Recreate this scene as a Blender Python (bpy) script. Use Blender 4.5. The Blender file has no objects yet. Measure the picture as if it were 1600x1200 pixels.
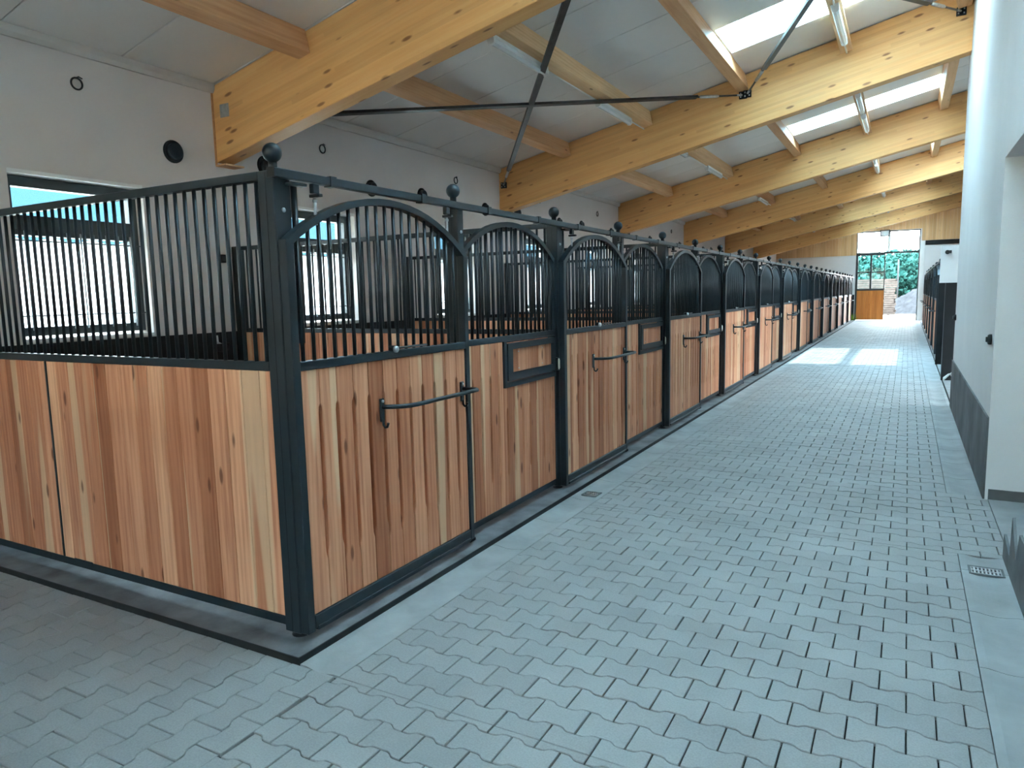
import bpy, math, random
from mathutils import Matrix, Vector

# ------------------------------------------------------------------ camera, sky, sun, exposure
SC = bpy.context.scene
COL = SC.collection
YAW, PITCH, ROLL, FPX, CAMZ = math.radians(28.969), math.radians(7.0266), math.radians(1.2437), 1114.641, 1.64
def cam_axes():
    f = Vector((-math.sin(YAW), math.cos(YAW), 0)); r = Vector((math.cos(YAW), math.sin(YAW), 0)); d = Vector((0, 0, -1))
    f2 = f*math.cos(PITCH) + d*math.sin(PITCH); d2 = -f*math.sin(PITCH) + d*math.cos(PITCH)
    return r*math.cos(ROLL) + d2*math.sin(ROLL), -r*math.sin(ROLL) + d2*math.cos(ROLL), f2
CR, CD, CF = cam_axes()
cd = bpy.data.cameras.new('camera'); cam = bpy.data.objects.new('camera', cd); COL.objects.link(cam)
m = Matrix.Identity(4)
for i, ax in enumerate((CR, -CD, -CF)):
    for j in range(3): m[j][i] = ax[j]
m.translation = (0, 0, CAMZ)
cam.matrix_world = m
cd.sensor_width = 36; cd.lens = FPX/1600*36; cd.clip_start = .05; cd.clip_end = 500
SC.camera = cam
def project(p):
    v = Vector(p) - Vector((0, 0, CAMZ)); z = v.dot(CF)
    if z < .1: return None
    return 800 + FPX*v.dot(CR)/z, 600 + FPX*v.dot(CD)/z

W = bpy.data.worlds.new('sky'); SC.world = W; W.use_nodes = True
wn = W.node_tree.nodes; wl = W.node_tree.links
SKY_STRENGTH = 9.0
bg = wn['Background']; bg.inputs[1].default_value = SKY_STRENGTH
tc = wn.new('ShaderNodeTexCoord'); sp = wn.new('ShaderNodeSeparateXYZ'); rp = wn.new('ShaderNodeValToRGB')
wl.new(tc.outputs['Generated'], sp.inputs[0]); wl.new(sp.outputs[2], rp.inputs[0]); wl.new(rp.outputs[0], bg.inputs[0])
rp.color_ramp.elements[0].position = 0.0; rp.color_ramp.elements[0].color = (.93, .97, 1, 1)
rp.color_ramp.elements[1].position = .75; rp.color_ramp.elements[1].color = (.66, .86, 1, 1)
sd = bpy.data.lights.new('sun', 'SUN'); sun = bpy.data.objects.new('sun', sd); COL.objects.link(sun)
sd.energy = 3.0; sd.angle = math.radians(1.0); sd.color = (1, .90, .70)
sun.location = (12, 20, 20)
sun.rotation_euler = Vector((-.30, -.01, -.954)).to_track_quat('-Z', 'Y').to_euler()
VS = SC.view_settings
VS.view_transform = 'Standard'; VS.look = 'None'; VS.gamma = 1; VS.use_curve_mapping = False; VS.exposure = 2.15
SC.cycles.max_bounces = 8; SC.cycles.diffuse_bounces = 5; SC.cycles.glossy_bounces = 4; SC.cycles.transparent_max_bounces = 16
SC.cycles.sample_clamp_indirect = 12; SC.cycles.caustics_reflective = False; SC.cycles.caustics_refractive = False
def portal(name, loc, normal, sx, sy):
    l = bpy.data.lights.new(name, 'AREA'); l.shape = 'RECTANGLE'; l.size = sx; l.size_y = sy; l.cycles.is_portal = True
    o = bpy.data.objects.new(name, l); COL.objects.link(o); o.location = loc
    n = Vector(normal).normalized(); x = Vector((0, 1, 0)) if abs(n.y) < .9 else Vector((1, 0, 0))
    y = (-n).cross(x).normalized(); x = y.cross(-n).normalized()
    mm = Matrix((x, y, -n)).transposed().to_4x4(); mm.translation = Vector(loc); o.matrix_world = mm

# ------------------------------------------------------------------ layout constants (metres; camera stands at x = y = 0)
S = 2.9402                 # stall pitch
Y0 = 2.388                 # first post
XP = -2.53                 # post line
NST = 13
XL = -6.3                  # left wall
SL = .222                  # roof slope
B0 = 5.19                  # first beam in view
BP = 2*S
MOD = BP/6
YE = 41.2                  # end wall
YB = -5.8                  # wall behind the camera
XR = .585                  # near right wall
XF = 4.6                   # far right wall
ANG = math.atan(SL)
def zc(x): return 3.835 + SL*(x - XL)
ORD = ['first', 'second', 'third', 'fourth', 'fifth', 'sixth', 'seventh', 'eighth', 'ninth', 'tenth', 'eleventh', 'twelfth', 'thirteenth', 'fourteenth', 'fifteenth', 'sixteenth', 'seventeenth', 'eighteenth', 'nineteenth', 'twentieth', 'twenty-first', 'twenty-second', 'twenty-third', 'twenty-fourth', 'twenty-fifth', 'twenty-sixth', 'twenty-seventh', 'twenty-eighth']
random.seed(7)

# ------------------------------------------------------------------ materials
def mat(name):
    mt = bpy.data.materials.new(name); mt.use_nodes = True
    return mt, mt.node_tree.nodes, mt.node_tree.links, mt.node_tree.nodes['Principled BSDF']
def ramp(n, stops, interp='LINEAR'):
    r = n.new('ShaderNodeValToRGB'); e = r.color_ramp.elements; r.color_ramp.interpolation = interp
    while len(e) < len(stops): e.new(.5)
    for i, (p, c) in enumerate(stops): e[i].position = p; e[i].color = tuple(c) + (1,)
    return r
def mixc(n, l, a, b, f, mode='MIX'):
    x = n.new('ShaderNodeMix'); x.data_type = 'RGBA'; x.blend_type = mode
    for sock, v in ((x.inputs[0], f), (x.inputs[6], a), (x.inputs[7], b)):
        if hasattr(v, 'is_output') or isinstance(v, bpy.types.NodeSocket): l.new(v, sock)
        else: sock.default_value = v if isinstance(v, (int, float)) else tuple(v) + (1,)
    return x.outputs[2]
def math_(n, l, op, a, b=None, c=None):
    x = n.new('ShaderNodeMath'); x.operation = op
    for i, v in enumerate((a, b, c)):
        if v is None: continue
        if isinstance(v, bpy.types.NodeSocket): l.new(v, x.inputs[i])
        else: x.inputs[i].default_value = v
    return x.outputs[0]
def noise(n, l, vec, scale, detail=3, rough=.55):
    x = n.new('ShaderNodeTexNoise'); x.inputs['Scale'].default_value = scale; x.inputs['Detail'].default_value = detail; x.inputs['Roughness'].default_value = rough
    l.new(vec, x.inputs['Vector']); return x.outputs['Fac']
def mapping(n, l, vec, scale):
    x = n.new('ShaderNodeMapping'); x.inputs['Scale'].default_value = scale; l.new(vec, x.inputs['Vector']); return x.outputs[0]
def bump(n, l, b, h, s, d=.002):
    x = n.new('ShaderNodeBump'); x.inputs['Strength'].default_value = s; x.inputs['Distance'].default_value = d
    l.new(h, x.inputs['Height']); l.new(x.outputs[0], b.inputs['Normal'])

def wood(name, pale, mid, dark, knot, scale, knots=(7., .012), rough=.62, island=False, lam=0, sap=None, vary=1):
    """scale: grain frequency per local axis (small along the grain)."""
    mt, n, l, b = mat(name)
    t = n.new('ShaderNodeTexCoord')
    if island: rnd = n.new('ShaderNodeNewGeometry').outputs['Random Per Island']
    else: rnd = n.new('ShaderNodeObjectInfo').outputs['Random']
    cx = n.new('ShaderNodeCombineXYZ')
    l.new(math_(n, l, 'MULTIPLY', rnd, 37.3), cx.inputs[0]); l.new(math_(n, l, 'MULTIPLY', rnd, 91.7), cx.inputs[1]); l.new(math_(n, l, 'MULTIPLY', rnd, 53.1), cx.inputs[2])
    add = n.new('ShaderNodeVectorMath'); add.operation = 'ADD'
    l.new(t.outputs['Object'], add.inputs[0]); l.new(cx.outputs[0], add.inputs[1]); v = add.outputs[0]
    gv = mapping(n, l, v, scale)
    g1 = noise(n, l, gv, 1, 5, .6)
    g2 = noise(n, l, mapping(n, l, v, [s*3.5 for s in scale]), 1, 2, .5)
    wv = n.new('ShaderNodeTexWave'); wv.wave_type = 'BANDS'; wv.bands_direction = 'X' if scale[0] > 3 else 'Z'
    wv.inputs['Scale'].default_value = max(scale)*.36; wv.inputs['Distortion'].default_value = 16; wv.inputs['Detail'].default_value = 2
    wv.inputs['Detail Scale'].default_value = .35; wv.inputs['Detail Roughness'].default_value = .45
    l.new(mapping(n, l, v, [1 if q > 3 else .10 for q in scale]), wv.inputs['Vector'])
    g = math_(n, l, 'ADD', math_(n, l, 'MULTIPLY', g1, .66), math_(n, l, 'ADD', math_(n, l, 'MULTIPLY', g2, .16), math_(n, l, 'MULTIPLY', wv.outputs['Fac'], .09 if not lam else .06)))
    base = ramp(n, [(.22, dark), (.47, mid), (.72, pale)]); l.new(g, base.inputs[0])
    # every board has its own tone
    tone = ramp(n, [(0, (.62, .47, .38)), (.25, (.88, .76, .68)), (.6, (1.03, .98, .94)), (.85, (1.14, 1.15, 1.12)), (1, (1.30, 1.50, 1.52))])
    if vary < 1:
        for e_ in tone.color_ramp.elements: e_.color = tuple(1+(c_-1)*vary for c_ in e_.color[:3]) + (1,)
    if lam:
        sx = n.new('ShaderNodeSeparateXYZ'); l.new(t.outputs['Object'], sx.inputs[0])
        fl = math_(n, l, 'FLOOR', math_(n, l, 'DIVIDE', sx.outputs[2], lam))
        fx = math_(n, l, 'FLOOR', math_(n, l, 'ADD', math_(n, l, 'MULTIPLY', sx.outputs[0], .42), math_(n, l, 'MULTIPLY', fl, .377)))
        wnz = n.new('ShaderNodeTexWhiteNoise'); wnz.noise_dimensions = '3D'
        c2 = n.new('ShaderNodeCombineXYZ'); l.new(fl, c2.inputs[0]); l.new(fx, c2.inputs[1]); l.new(rnd, c2.inputs[2]); l.new(c2.outputs[0], wnz.inputs['Vector'])
        l.new(wnz.outputs['Value'], tone.inputs[0])
        tone.color_ramp.elements[0].color = (.90, .86, .82, 1); tone.color_ramp.elements[1].color = (.95, .93, .90, 1); tone.color_ramp.elements[3].color = (1.02, 1.01, 1.0, 1); tone.color_ramp.elements[4].color = (1.05, 1.05, 1.04, 1)
    else:
        l.new(math_(n, l, 'FRACT', math_(n, l, 'MULTIPLY', rnd, 7.31)), tone.inputs[0])
    col = mixc(n, l, base.outputs[0], tone.outputs[0], 1.0, 'MULTIPLY')
    if sap:
        sn = noise(n, l, mapping(n, l, v, [s*.20 for s in scale]), 1, 1)
        sr = ramp(n, [(.60, (0, 0, 0)), (.625, (1, 1, 1))]); l.new(sn, sr.inputs[0])
        col = mixc(n, l, col, sap, math_(n, l, 'MULTIPLY', sr.outputs[0], .6))
    vo = n.new('ShaderNodeTexVoronoi'); vo.inputs['Scale'].default_value = 1
    ks = [knots[0] if s > 3 else knots[0]*.30 for s in scale]
    l.new(mapping(n, l, v, ks), vo.inputs['Vector'])
    kr = ramp(n, [(.0, (1, 1, 1)), (knots[1]*6, (.9, .9, .9)), (knots[1]*10, (0, 0, 0))]); l.new(vo.outputs['Distance'], kr.inputs[0])
    col = mixc(n, l, col, knot, math_(n, l, 'MULTIPLY', kr.outputs[0], .85))
    l.new(col, b.inputs['Base Color']); b.inputs['Roughness'].default_value = rough
    b.inputs['Specular IOR Level'].default_value = .3
    bump(n, l, b, g, .25, .0015)
    return mt
def plain(name, c, rough=.6, metal=0, var=.12, scale=6, spec=.5, bmp=0, bscale=60, tex='Object'):
    mt, n, l, b = mat(name)
    t = n.new('ShaderNodeTexCoord')
    f = noise(n, l, t.outputs[tex], scale, 4)
    r = ramp(n, [(.25, [max(0, x*(1-var)) for x in c]), (.75, [min(1, x*(1+var)) for x in c])]); l.new(f, r.inputs[0]); l.new(r.outputs[0], b.inputs['Base Color'])
    b.inputs['Roughness'].default_value = rough; b.inputs['Metallic'].default_value = metal; b.inputs['Specular IOR Level'].default_value = spec
    if bmp: bump(n, l, b, noise(n, l, t.outputs[tex], bscale, 3), bmp, .003)
    return mt

LARCH = dict(pale=(.66, .335, .200), mid=(.555, .245, .136), dark=(.31, .094, .043), knot=(.11, .028, .010), sap=(.70, .47, .29))
M = {}
M['larch'] = wood('larch_boards', scale=(26, 26, 1.1), knots=(9, .0145), **LARCH)
M['larch_far'] = wood('larch_boards_joined', scale=(26, 26, 1.1), knots=(9, .0145), island=True, **LARCH)
M['larch_end'] = wood('varnished_door_boards', (.72, .30, .08), (.62, .23, .055), (.42, .13, .03), (.2, .05, .01), (20, 20, 1.0), (5, .006), vary=.4)
M['glulam'] = wood('glued_spruce', (.72, .425, .185), (.665, .365, .142), (.60, .305, .108), (.14, .042, .012), (.9, 18, 18), (8.5, .017), .5, lam=.042)
M['spruce'] = wood('planed_spruce', (.76, .50, .29), (.68, .41, .22), (.54, .29, .135), (.22, .08, .03), (1.2, 20, 20), (4.2, .007), .55)
M['cladding'] = wood('spruce_cladding', (.80, .58, .33), (.72, .48, .25), (.60, .36, .17), (.4, .2, .08), (9, 9, .8), (4, .004), .6, vary=.3)
M['steel'] = plain('anthracite_coated_steel', (.0095, .0165, .0215), .42, 0, .15, 9, .4)
M['black'] = plain('black_rubber_sheet', (.010, .011, .013), .75, 0, .3, 4, .3)
M['frame'] = plain('dark_grey_window_frame', (.035, .045, .047), .45, 0, .1, 5)
M['zinc'] = plain('galvanised_steel', (.45, .47, .48), .35, .9, .2, 30)
M['rod'] = plain('dark_brace_rod', (.05, .055, .06), .4, .6, .3, 12)
M['brass'] = plain('bright_latch_plate', (.75, .72, .58), .3, .7, .1, 20)
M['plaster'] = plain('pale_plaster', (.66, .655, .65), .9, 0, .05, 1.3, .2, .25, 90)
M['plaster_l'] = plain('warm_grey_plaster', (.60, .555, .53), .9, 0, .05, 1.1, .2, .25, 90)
M['dado_r'] = plain('stained_grey_render', (.125, .135, .138), .85, 0, .45, 2.2, .2, .4, 40)
M['panel'] = plain('pale_grey_roof_panel', (.72, .70, .67), .38, 0, .04, 1.5, .5)
M['white'] = plain('white_paint', (.72, .72, .70), .5, 0, .05, 4)
M['cornice'] = plain('beige_cornice', (.55, .53, .50), .6, 0, .05, 4)
M['concrete'] = plain('smooth_concrete', (.255, .262, .263), .85, 0, .22, 3.0, .25, .3, 70)
M['plinth'] = plain('dark_concrete_plinth', (.115, .12, .125), .7, 0, .55, 4.5, .35, .4, 60)
M['bitumen'] = plain('black_bitumen_edge', (.012, .013, .014), .8, 0, .4, 9, .3)
M['sand'] = plain('dark_joint_sand', (.012, .0125, .013), .95, 0, .3, 12, .1)
M['rubber'] = plain('stall_rubber_floor', (.06, .055, .05), .9, 0, .3, 3, .1)
M['gravel'] = plain('pale_gravel', (.024, .025, .027), .95, 0, .3, 2.5, 0, .8, 14)
M['yard'] = plain('dusty_yard', (.060, .050, .040), .95, 0, .3, .6, 0)
M['timber_out'] = plain('weathered_timber', (.050, .041, .036), .85, 0, .35, 5, 0)
M['bark'] = plain('bark', (.14, .10, .07), .95, 0, .3, 6, .1)
M['whitewall'] = plain('white_render_outside', (.80, .80, .78), .9, 0, .04, 1, .1)
M['apron'] = plain('pale_ground_slab', (.62, .58, .52), .9, 0, .08, 1, .1)
M['cream'] = plain('cream_bounce', (.72, .58, .42), .9, 0, .04, 1, .1)
M['pole'] = plain('pale_pole', (.035, .037, .037), .8, 0, .15, 5, 0)

def paver_mat():
    mt, n, l, b = mat('grey_concrete_pavers')
    t = n.new('ShaderNodeTexCoord'); g = n.new('ShaderNodeNewGeometry'); oi = n.new('ShaderNodeObjectInfo')
    pos = g.outputs['Position']
    rnd = math_(n, l, 'FRACT', math_(n, l, 'ADD', math_(n, l, 'MULTIPLY', g.outputs['Random Per Island'], 3.7), math_(n, l, 'MULTIPLY', oi.outputs['Random'], 5.3)))
    tone = ramp(n, [(0, (.222, .225, .224)), (.5, (.236, .240, .239)), (1, (.250, .254, .253))]); l.new(rnd, tone.inputs[0])
    big = ramp(n, [(.3, (.86, .86, .86)), (.7, (1.08, 1.08, 1.08))]); l.new(noise(n, l, pos, 1.4, 4), big.inputs[0])
    col = mixc(n, l, tone.outputs[0], big.outputs[0], 1.0, 'MULTIPLY')
    fine = ramp(n, [(.35, (.9, .9, .9)), (.65, (1.06, 1.06, 1.06))]); l.new(noise(n, l, pos, 140, 2), fine.inputs[0])
    col = mixc(n, l, col, fine.outputs[0], 1.0, 'MULTIPLY')
    lime = ramp(n, [(.70, (0, 0, 0)), (.78, (1, 1, 1))]); l.new(noise(n, l, pos, 3.3, 5, .7), lime.inputs[0])
    col = mixc(n, l, col, (.5, .51, .5), math_(n, l, 'MULTIPLY', lime.outputs[0], .45))
    l.new(col, b.inputs['Base Color'])
    b.inputs['Roughness'].default_value = .72; b.inputs['Specular IOR Level'].default_value = .45
    bump(n, l, b, noise(n, l, pos, 220, 2), .3, .001)
    return mt
M['paver'] = paver_mat()
def glass_mat(name, tint, refl=.08):
    mt, n, l, b = mat(name)
    tr = n.new('ShaderNodeBsdfTransparent'); tr.inputs[0].default_value = tint + (1,)
    gl = n.new('ShaderNodeBsdfGlossy'); gl.inputs['Roughness'].default_value = .03
    lw = n.new('ShaderNodeLayerWeight'); lw.inputs[0].default_value = .25
    mx = n.new('ShaderNodeMixShader'); l.new(math_(n, l, 'MULTIPLY', lw.outputs['Fresnel'], refl*6), mx.inputs[0]); l.new(tr.outputs[0], mx.inputs[1]); l.new(gl.outputs[0], mx.inputs[2])
    l.new(mx.outputs[0], n['Material Output'].inputs[0]); return mt
M['glass'] = glass_mat('window_glass', (.90, .95, .96))
def opal():
    mt, n, l, b = mat('opal_skylight_sheet')
    tl = n.new('ShaderNodeBsdfTranslucent'); t = n.new('ShaderNodeTexCoord')
    rr = ramp(n, [(.35, (.60, .84, .93)), (.65, (.90, .95, .97))]); l.new(noise(n, l, mapping(n, l, t.outputs['Object'], (.4, 7, 1)), 1, 2), rr.inputs[0])
    l.new(rr.outputs[0], tl.inputs[0]); l.new(tl.outputs[0], n['Material Output'].inputs[0]); return mt
M['poly'] = opal()
M['clear_roof'] = glass_mat('clear_roof_glazing', (.80, .93, .98), .05)
def roof_out():
    mt, n, l, b = mat('blue_corrugated_roof')
    b.inputs['Base Color'].default_value = (.014, .030, .040, 1); b.inputs['Roughness'].default_value = .9; b.inputs['Specular IOR Level'].default_value = 0
    return mt
M['blueroof'] = roof_out()
def leaf_mat(name, c1, c2):
    mt, n, l, b = mat(name); t = n.new('ShaderNodeTexCoord')
    r = ramp(n, [(.35, c1), (.65, c2)]); l.new(noise(n, l, t.outputs['Object'], 2.5, 5, .7), r.inputs[0]); l.new(r.outputs[0], b.inputs['Base Color'])
    b.inputs['Roughness'].default_value = .9; b.inputs['Specular IOR Level'].default_value = 0
    return mt
M['leaf'] = leaf_mat('tree_leaves', (.008, .034, .030), (.026, .080, .066))
M['grass'] = leaf_mat('grass_blades', (.16, .34, .04), (.36, .55, .08))

# ------------------------------------------------------------------ mesh helpers
class MB:
    def __init__(s): s.v = []; s.f = []; s.smooth = []
    def add(s, vs, fs, smooth=False):
        o = len(s.v); s.v += [tuple(p) for p in vs]; s.f += [tuple(i+o for i in f) for f in fs]; s.smooth += [smooth]*len(fs); return s
    def box(s, x0, x1, y0, y1, z0, z1):
        return s.add([(x0,y0,z0),(x1,y0,z0),(x1,y1,z0),(x0,y1,z0),(x0,y0,z1),(x1,y0,z1),(x1,y1,z1),(x0,y1,z1)],
              [(0,3,2,1),(4,5,6,7),(0,1,5,4),(1,2,6,5),(2,3,7,6),(3,0,4,7)])
    def bbox(s, x0, x1, y0, y1, z0, z1, c=.003):
        """box with chamfered edges: 24 verts"""
        X = (x0, x1); Y = (y0, y1); Z = (z0, z1); vs = []; idx = {}
        for i in (0,1):
            for j in (0,1):
                for k in (0,1):
                    sx, sy, sz = (c if i == 0 else -c), (c if j == 0 else -c), (c if k == 0 else -c)
                    for a in range(3):
                        idx[i,j,k,a] = len(vs)
                        vs.append((X[i]+(0 if a == 0 else sx), Y[j]+(0 if a == 1 else sy), Z[k]+(0 if a == 2 else sz)))
        fs = []
        def q(*ids): fs.append(tuple(idx[i] for i in ids))
        q((0,0,0,0),(0,0,1,0),(0,1,1,0),(0,1,0,0)); q((1,0,0,0),(1,1,0,0),(1,1,1,0),(1,0,1,0))
        q((0,0,0,1),(1,0,0,1),(1,0,1,1),(0,0,1,1)); q((0,1,0,1),(0,1,1,1),(1,1,1,1),(1,1,0,1))
        q((0,0,0,2),(0,1,0,2),(1,1,0,2),(1,0,0,2)); q((0,0,1,2),(1,0,1,2),(1,1,1,2),(0,1,1,2))
        for k in (0,1):
            for j in (0,1): q((0,j,k,1),(1,j,k,1),(1,j,k,2),(0,j,k,2))
            for i in (0,1): q((i,0,k,0),(i,1,k,0),(i,1,k,2),(i,0,k,2))
        for i in (0,1):
            for j in (0,1): q((i,j,0,0),(i,j,1,0),(i,j,1,1),(i,j,0,1))
        for i in (0,1):
            for j in (0,1):
                for k in (0,1): q((i,j,k,0),(i,j,k,1),(i,j,k,2))
        return s.add(vs, fs)
    def tube(s, pts, r, n=8, caps=True, closed=False):
        pts = [Vector(p) for p in pts]; N = len(pts); vs = []; fs = []
        rs = r if isinstance(r, (list, tuple)) else [r]*N
        up = None
        for i, p in enumerate(pts):
            if closed: t = (pts[(i+1) % N]-pts[i-1]).normalized()
            else: t = ((pts[min(i+1, N-1)]-p).normalized() + (p-pts[max(i-1, 0)]).normalized()).normalized()
            if up is None: up = Vector((0,0,1)) if abs(t.z) < .9 else Vector((1,0,0))
            u = (up - t*up.dot(t)).normalized(); w = t.cross(u); up = u
            for k in range(n):
                a = 2*math.pi*k/n; vs.append(p + (u*math.cos(a) + w*math.sin(a))*rs[i])
        for i in range(N if closed else N-1):
            a, b = i*n, ((i+1) % N)*n
            for k in range(n): fs.append((a+k, a+(k+1) % n, b+(k+1) % n, b+k))
        s.add(vs, fs, True)
        if caps and not closed:
            o = len(s.v) - len(vs)
            s.f += [tuple(o+k for k in reversed(range(n))), tuple(o+(N-1)*n+k for k in range(n))]; s.smooth += [False, False]
        return s
    def sphere(s, c, r, nu=16, nv=10, sz=1):
        vs = [(c[0], c[1], c[2]+r*sz)]; fs = []
        for j in range(1, nv):
            t = math.pi*j/nv
            for i in range(nu):
                a = 2*math.pi*i/nu; vs.append((c[0]+r*math.sin(t)*math.cos(a), c[1]+r*math.sin(t)*math.sin(a), c[2]+r*sz*math.cos(t)))
        vs.append((c[0], c[1], c[2]-r*sz)); L = len(vs)-1
        for i in range(nu):
            fs.append((0, 1+i, 1+(i+1) % nu)); fs.append((L, L-nu+(i+1) % nu, L-nu+i))
            for j in range(nv-2):
                a = 1+j*nu; fs.append((a+i, a+nu+i, a+nu+(i+1) % nu, a+(i+1) % nu))
        return s.add(vs, fs, True)
    def prism(s, poly, axis, a, b):
        """extrude a 2-D polygon between a and b along axis (0,1,2); poly in the other two coordinates in order"""
        def P(u, v, w): return (w,u,v) if axis == 0 else ((u,w,v) if axis == 1 else (u,v,w))
        n = len(poly); vs = [P(u,v,a) for u,v in poly] + [P(u,v,b) for u,v in poly]
        return s.add(vs, [tuple(reversed(range(n))), tuple(range(n, 2*n))] + [(i, (i+1) % n, n+(i+1) % n, n+i) for i in range(n)])
    def lathe(s, prof, n=20, axis=2, c=(0,0,0)):
        vs = []; fs = []
        for r, h in prof:
            for k in range(n):
                a = 2*math.pi*k/n; u, w = r*math.cos(a), r*math.sin(a)
                vs.append((c[0]+u, c[1]+w, c[2]+h) if axis == 2 else (c[0]+h, c[1]+u, c[2]+w))
        for i in range(len(prof)-1):
            for k in range(n): fs.append((i*n+k, i*n+(k+1) % n, (i+1)*n+(k+1) % n, (i+1)*n+k))
        fs.append(tuple(range(n))); fs.append(tuple((len(prof)-1)*n+k for k in range(n)))
        return s.add(vs, fs, True)
    def mesh(s, name, material):
        me = bpy.data.meshes.new(name); me.from_pydata(s.v, [], s.f)
        me.polygons.foreach_set('use_smooth', s.smooth)
        if material is not None: me.materials.append(M[material] if isinstance(material, str) else material)
        import bmesh
        bm = bmesh.new(); bm.from_mesh(me); bmesh.ops.recalc_face_normals(bm, faces=bm.faces); bm.to_mesh(me); bm.free()
        me.update(); return me
    def build(s, name, material, parent=None, loc=(0,0,0), rz=0):
        return put(name, s.mesh(name, material), parent, loc, rz)
def put(name, me, parent=None, loc=(0,0,0), rz=0, rot=None):
    o = bpy.data.objects.new(name, me); COL.objects.link(o); o.location = loc
    if rot: o.rotation_euler = rot
    elif rz: o.rotation_euler = (0, 0, rz)
    if parent: o.parent = parent
    return o
def tag(o, label=None, cat=None, group=None, kind=None):
    if label: o['label'] = label
    if cat: o['category'] = cat
    if group: o['group'] = group
    if kind: o['kind'] = kind
    return o
def thing(name, label, cat, loc=(0,0,0), rz=0, group=None, kind=None):
    o = bpy.data.objects.new(name, None); COL.objects.link(o); o.location = loc; o.rotation_euler = (0,0,rz); o.empty_display_size = .1
    return tag(o, label, cat, group, kind)
def copy_tree(o, parent=None):
    c = o.copy(); COL.objects.link(c); c.parent = parent
    for ch in o.children: copy_tree(ch, c)
    return c
def grid_wall(axis, a, b, ur, vr, holes):
    """solid slab between a and b along axis, spanning ur x vr, with rectangular holes (u0,u1,v0,v1); one connected mesh"""
    us = sorted({*ur, *[h[0] for h in holes], *[h[1] for h in holes]}); us = [u for u in us if ur[0] <= u <= ur[1]]
    vs_ = sorted({*vr, *[h[2] for h in holes], *[h[3] for h in holes]}); vs_ = [v for v in vs_ if vr[0] <= v <= vr[1]]
    nu, nv = len(us), len(vs_)
    def solid(i, j):
        if not (0 <= i < nu-1 and 0 <= j < nv-1): return False
        u, v = (us[i]+us[i+1])/2, (vs_[j]+vs_[j+1])/2
        return not any(h[0] < u < h[1] and h[2] < v < h[3] for h in holes)
    def P(u, v, w): return (w,u,v) if axis == 0 else ((u,w,v) if axis == 1 else (u,v,w))
    vt = [P(u,v,w) for w in (a,b) for v in vs_ for u in us]
    I = lambda i, j, k: k*nu*nv + j*nu + i
    fs = []
    for i in range(nu-1):
        for j in range(nv-1):
            if not solid(i, j): continue
            fs.append((I(i,j,0), I(i,j+1,0), I(i+1,j+1,0), I(i+1,j,0))); fs.append((I(i,j,1), I(i+1,j,1), I(i+1,j+1,1), I(i,j+1,1)))
            if not solid(i-1,j): fs.append((I(i,j,0), I(i,j,1), I(i,j+1,1), I(i,j+1,0)))
            if not solid(i+1,j): fs.append((I(i+1,j,0), I(i+1,j+1,0), I(i+1,j+1,1), I(i+1,j,1)))
            if not solid(i,j-1): fs.append((I(i,j,0), I(i+1,j,0), I(i+1,j,1), I(i,j,1)))
            if not solid(i,j+1): fs.append((I(i,j+1,0), I(i,j+1,1), I(i+1,j+1,1), I(i+1,j+1,0)))
    return MB().add(vt, fs)
def struct(mb, name, material, label=None, parent=None):
    o = mb.build(name, material, parent)
    return tag(o, label, None, None, 'structure')

# ------------------------------------------------------------------ room shell
NW = 13
win_y = [(3.18 + S*k, 4.335 + S*k) for k in range(NW)]
WZ0, WZ1 = 1.34, 2.74
pass_win = (-2.6, 1.3)       # window in the near passage, out of the picture on the left
holes = [(a, b, WZ0, WZ1) for a, b in win_y]
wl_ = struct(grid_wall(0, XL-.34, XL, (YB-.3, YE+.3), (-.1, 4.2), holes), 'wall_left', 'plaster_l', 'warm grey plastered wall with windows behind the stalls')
struct(MB().box(XL, XL+.012, Y0-.1, YE, 0, 1.33), 'dado', 'black', None, wl_)
ROOF_HOLES = []
bays = [(B0 + BP*k, B0 + BP*(k+1)) for k in range(-2, 7)]
SKX0, SKX1 = -2.17, .37
sky_y = [(a + 4*MOD, a + 5*MOD) for a, b in bays if abs(a - (B0+2*BP)) > .1]
BIG = (B0 + 2*BP, B0 + 2*BP + 5*MOD, -.80, 1.70)     # glazed ridge-side light over one bay
# end wall with the big door opening
DX0, DX1, DZ1 = -2.40, .45, 4.50
we = struct(grid_wall(1, YE, YE+.3, (XL-.34, XF+.3), (-.1, 6.6), [(DX0, DX1, -.1, DZ1)]), 'wall_end', 'plaster', 'pale end wall around the tall glazed door')
# spruce cladding boards on the upper end wall
cb = {}
x = XL
i = 0
while x < XF:
    w = .145
    x1 = min(x+w-.004, XF)
    lo = 3.33 if x < DX0-.1 else (3.93 if x > DX1-.05 else DZ1+.02)
    hi = zc(x)+.02
    MB().box(x, x1, YE-.024, YE-.001, lo, hi).build('cladding_board', 'cladding', we)
    x += w; i += 1
struct(MB().box(DX1+.22, XF, YE-.05, YE-.002, 3.70, 3.92), 'lintel', 'black', None, we)
struct(MB().box(XL, DX0-.02, YE-.02, YE-.001, 0, 1.33), 'dado', 'black', None, we)
# wall behind the camera: glazed gate with a boarded lower half
wb = struct(grid_wall(1, YB-.3, YB, (XL-.34, XR+.6), (-.1, 5.6), [(-5.9, -1.6, 1.3, 3.9)]), 'wall_back', 'plaster', 'plastered wall behind the viewpoint')
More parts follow.
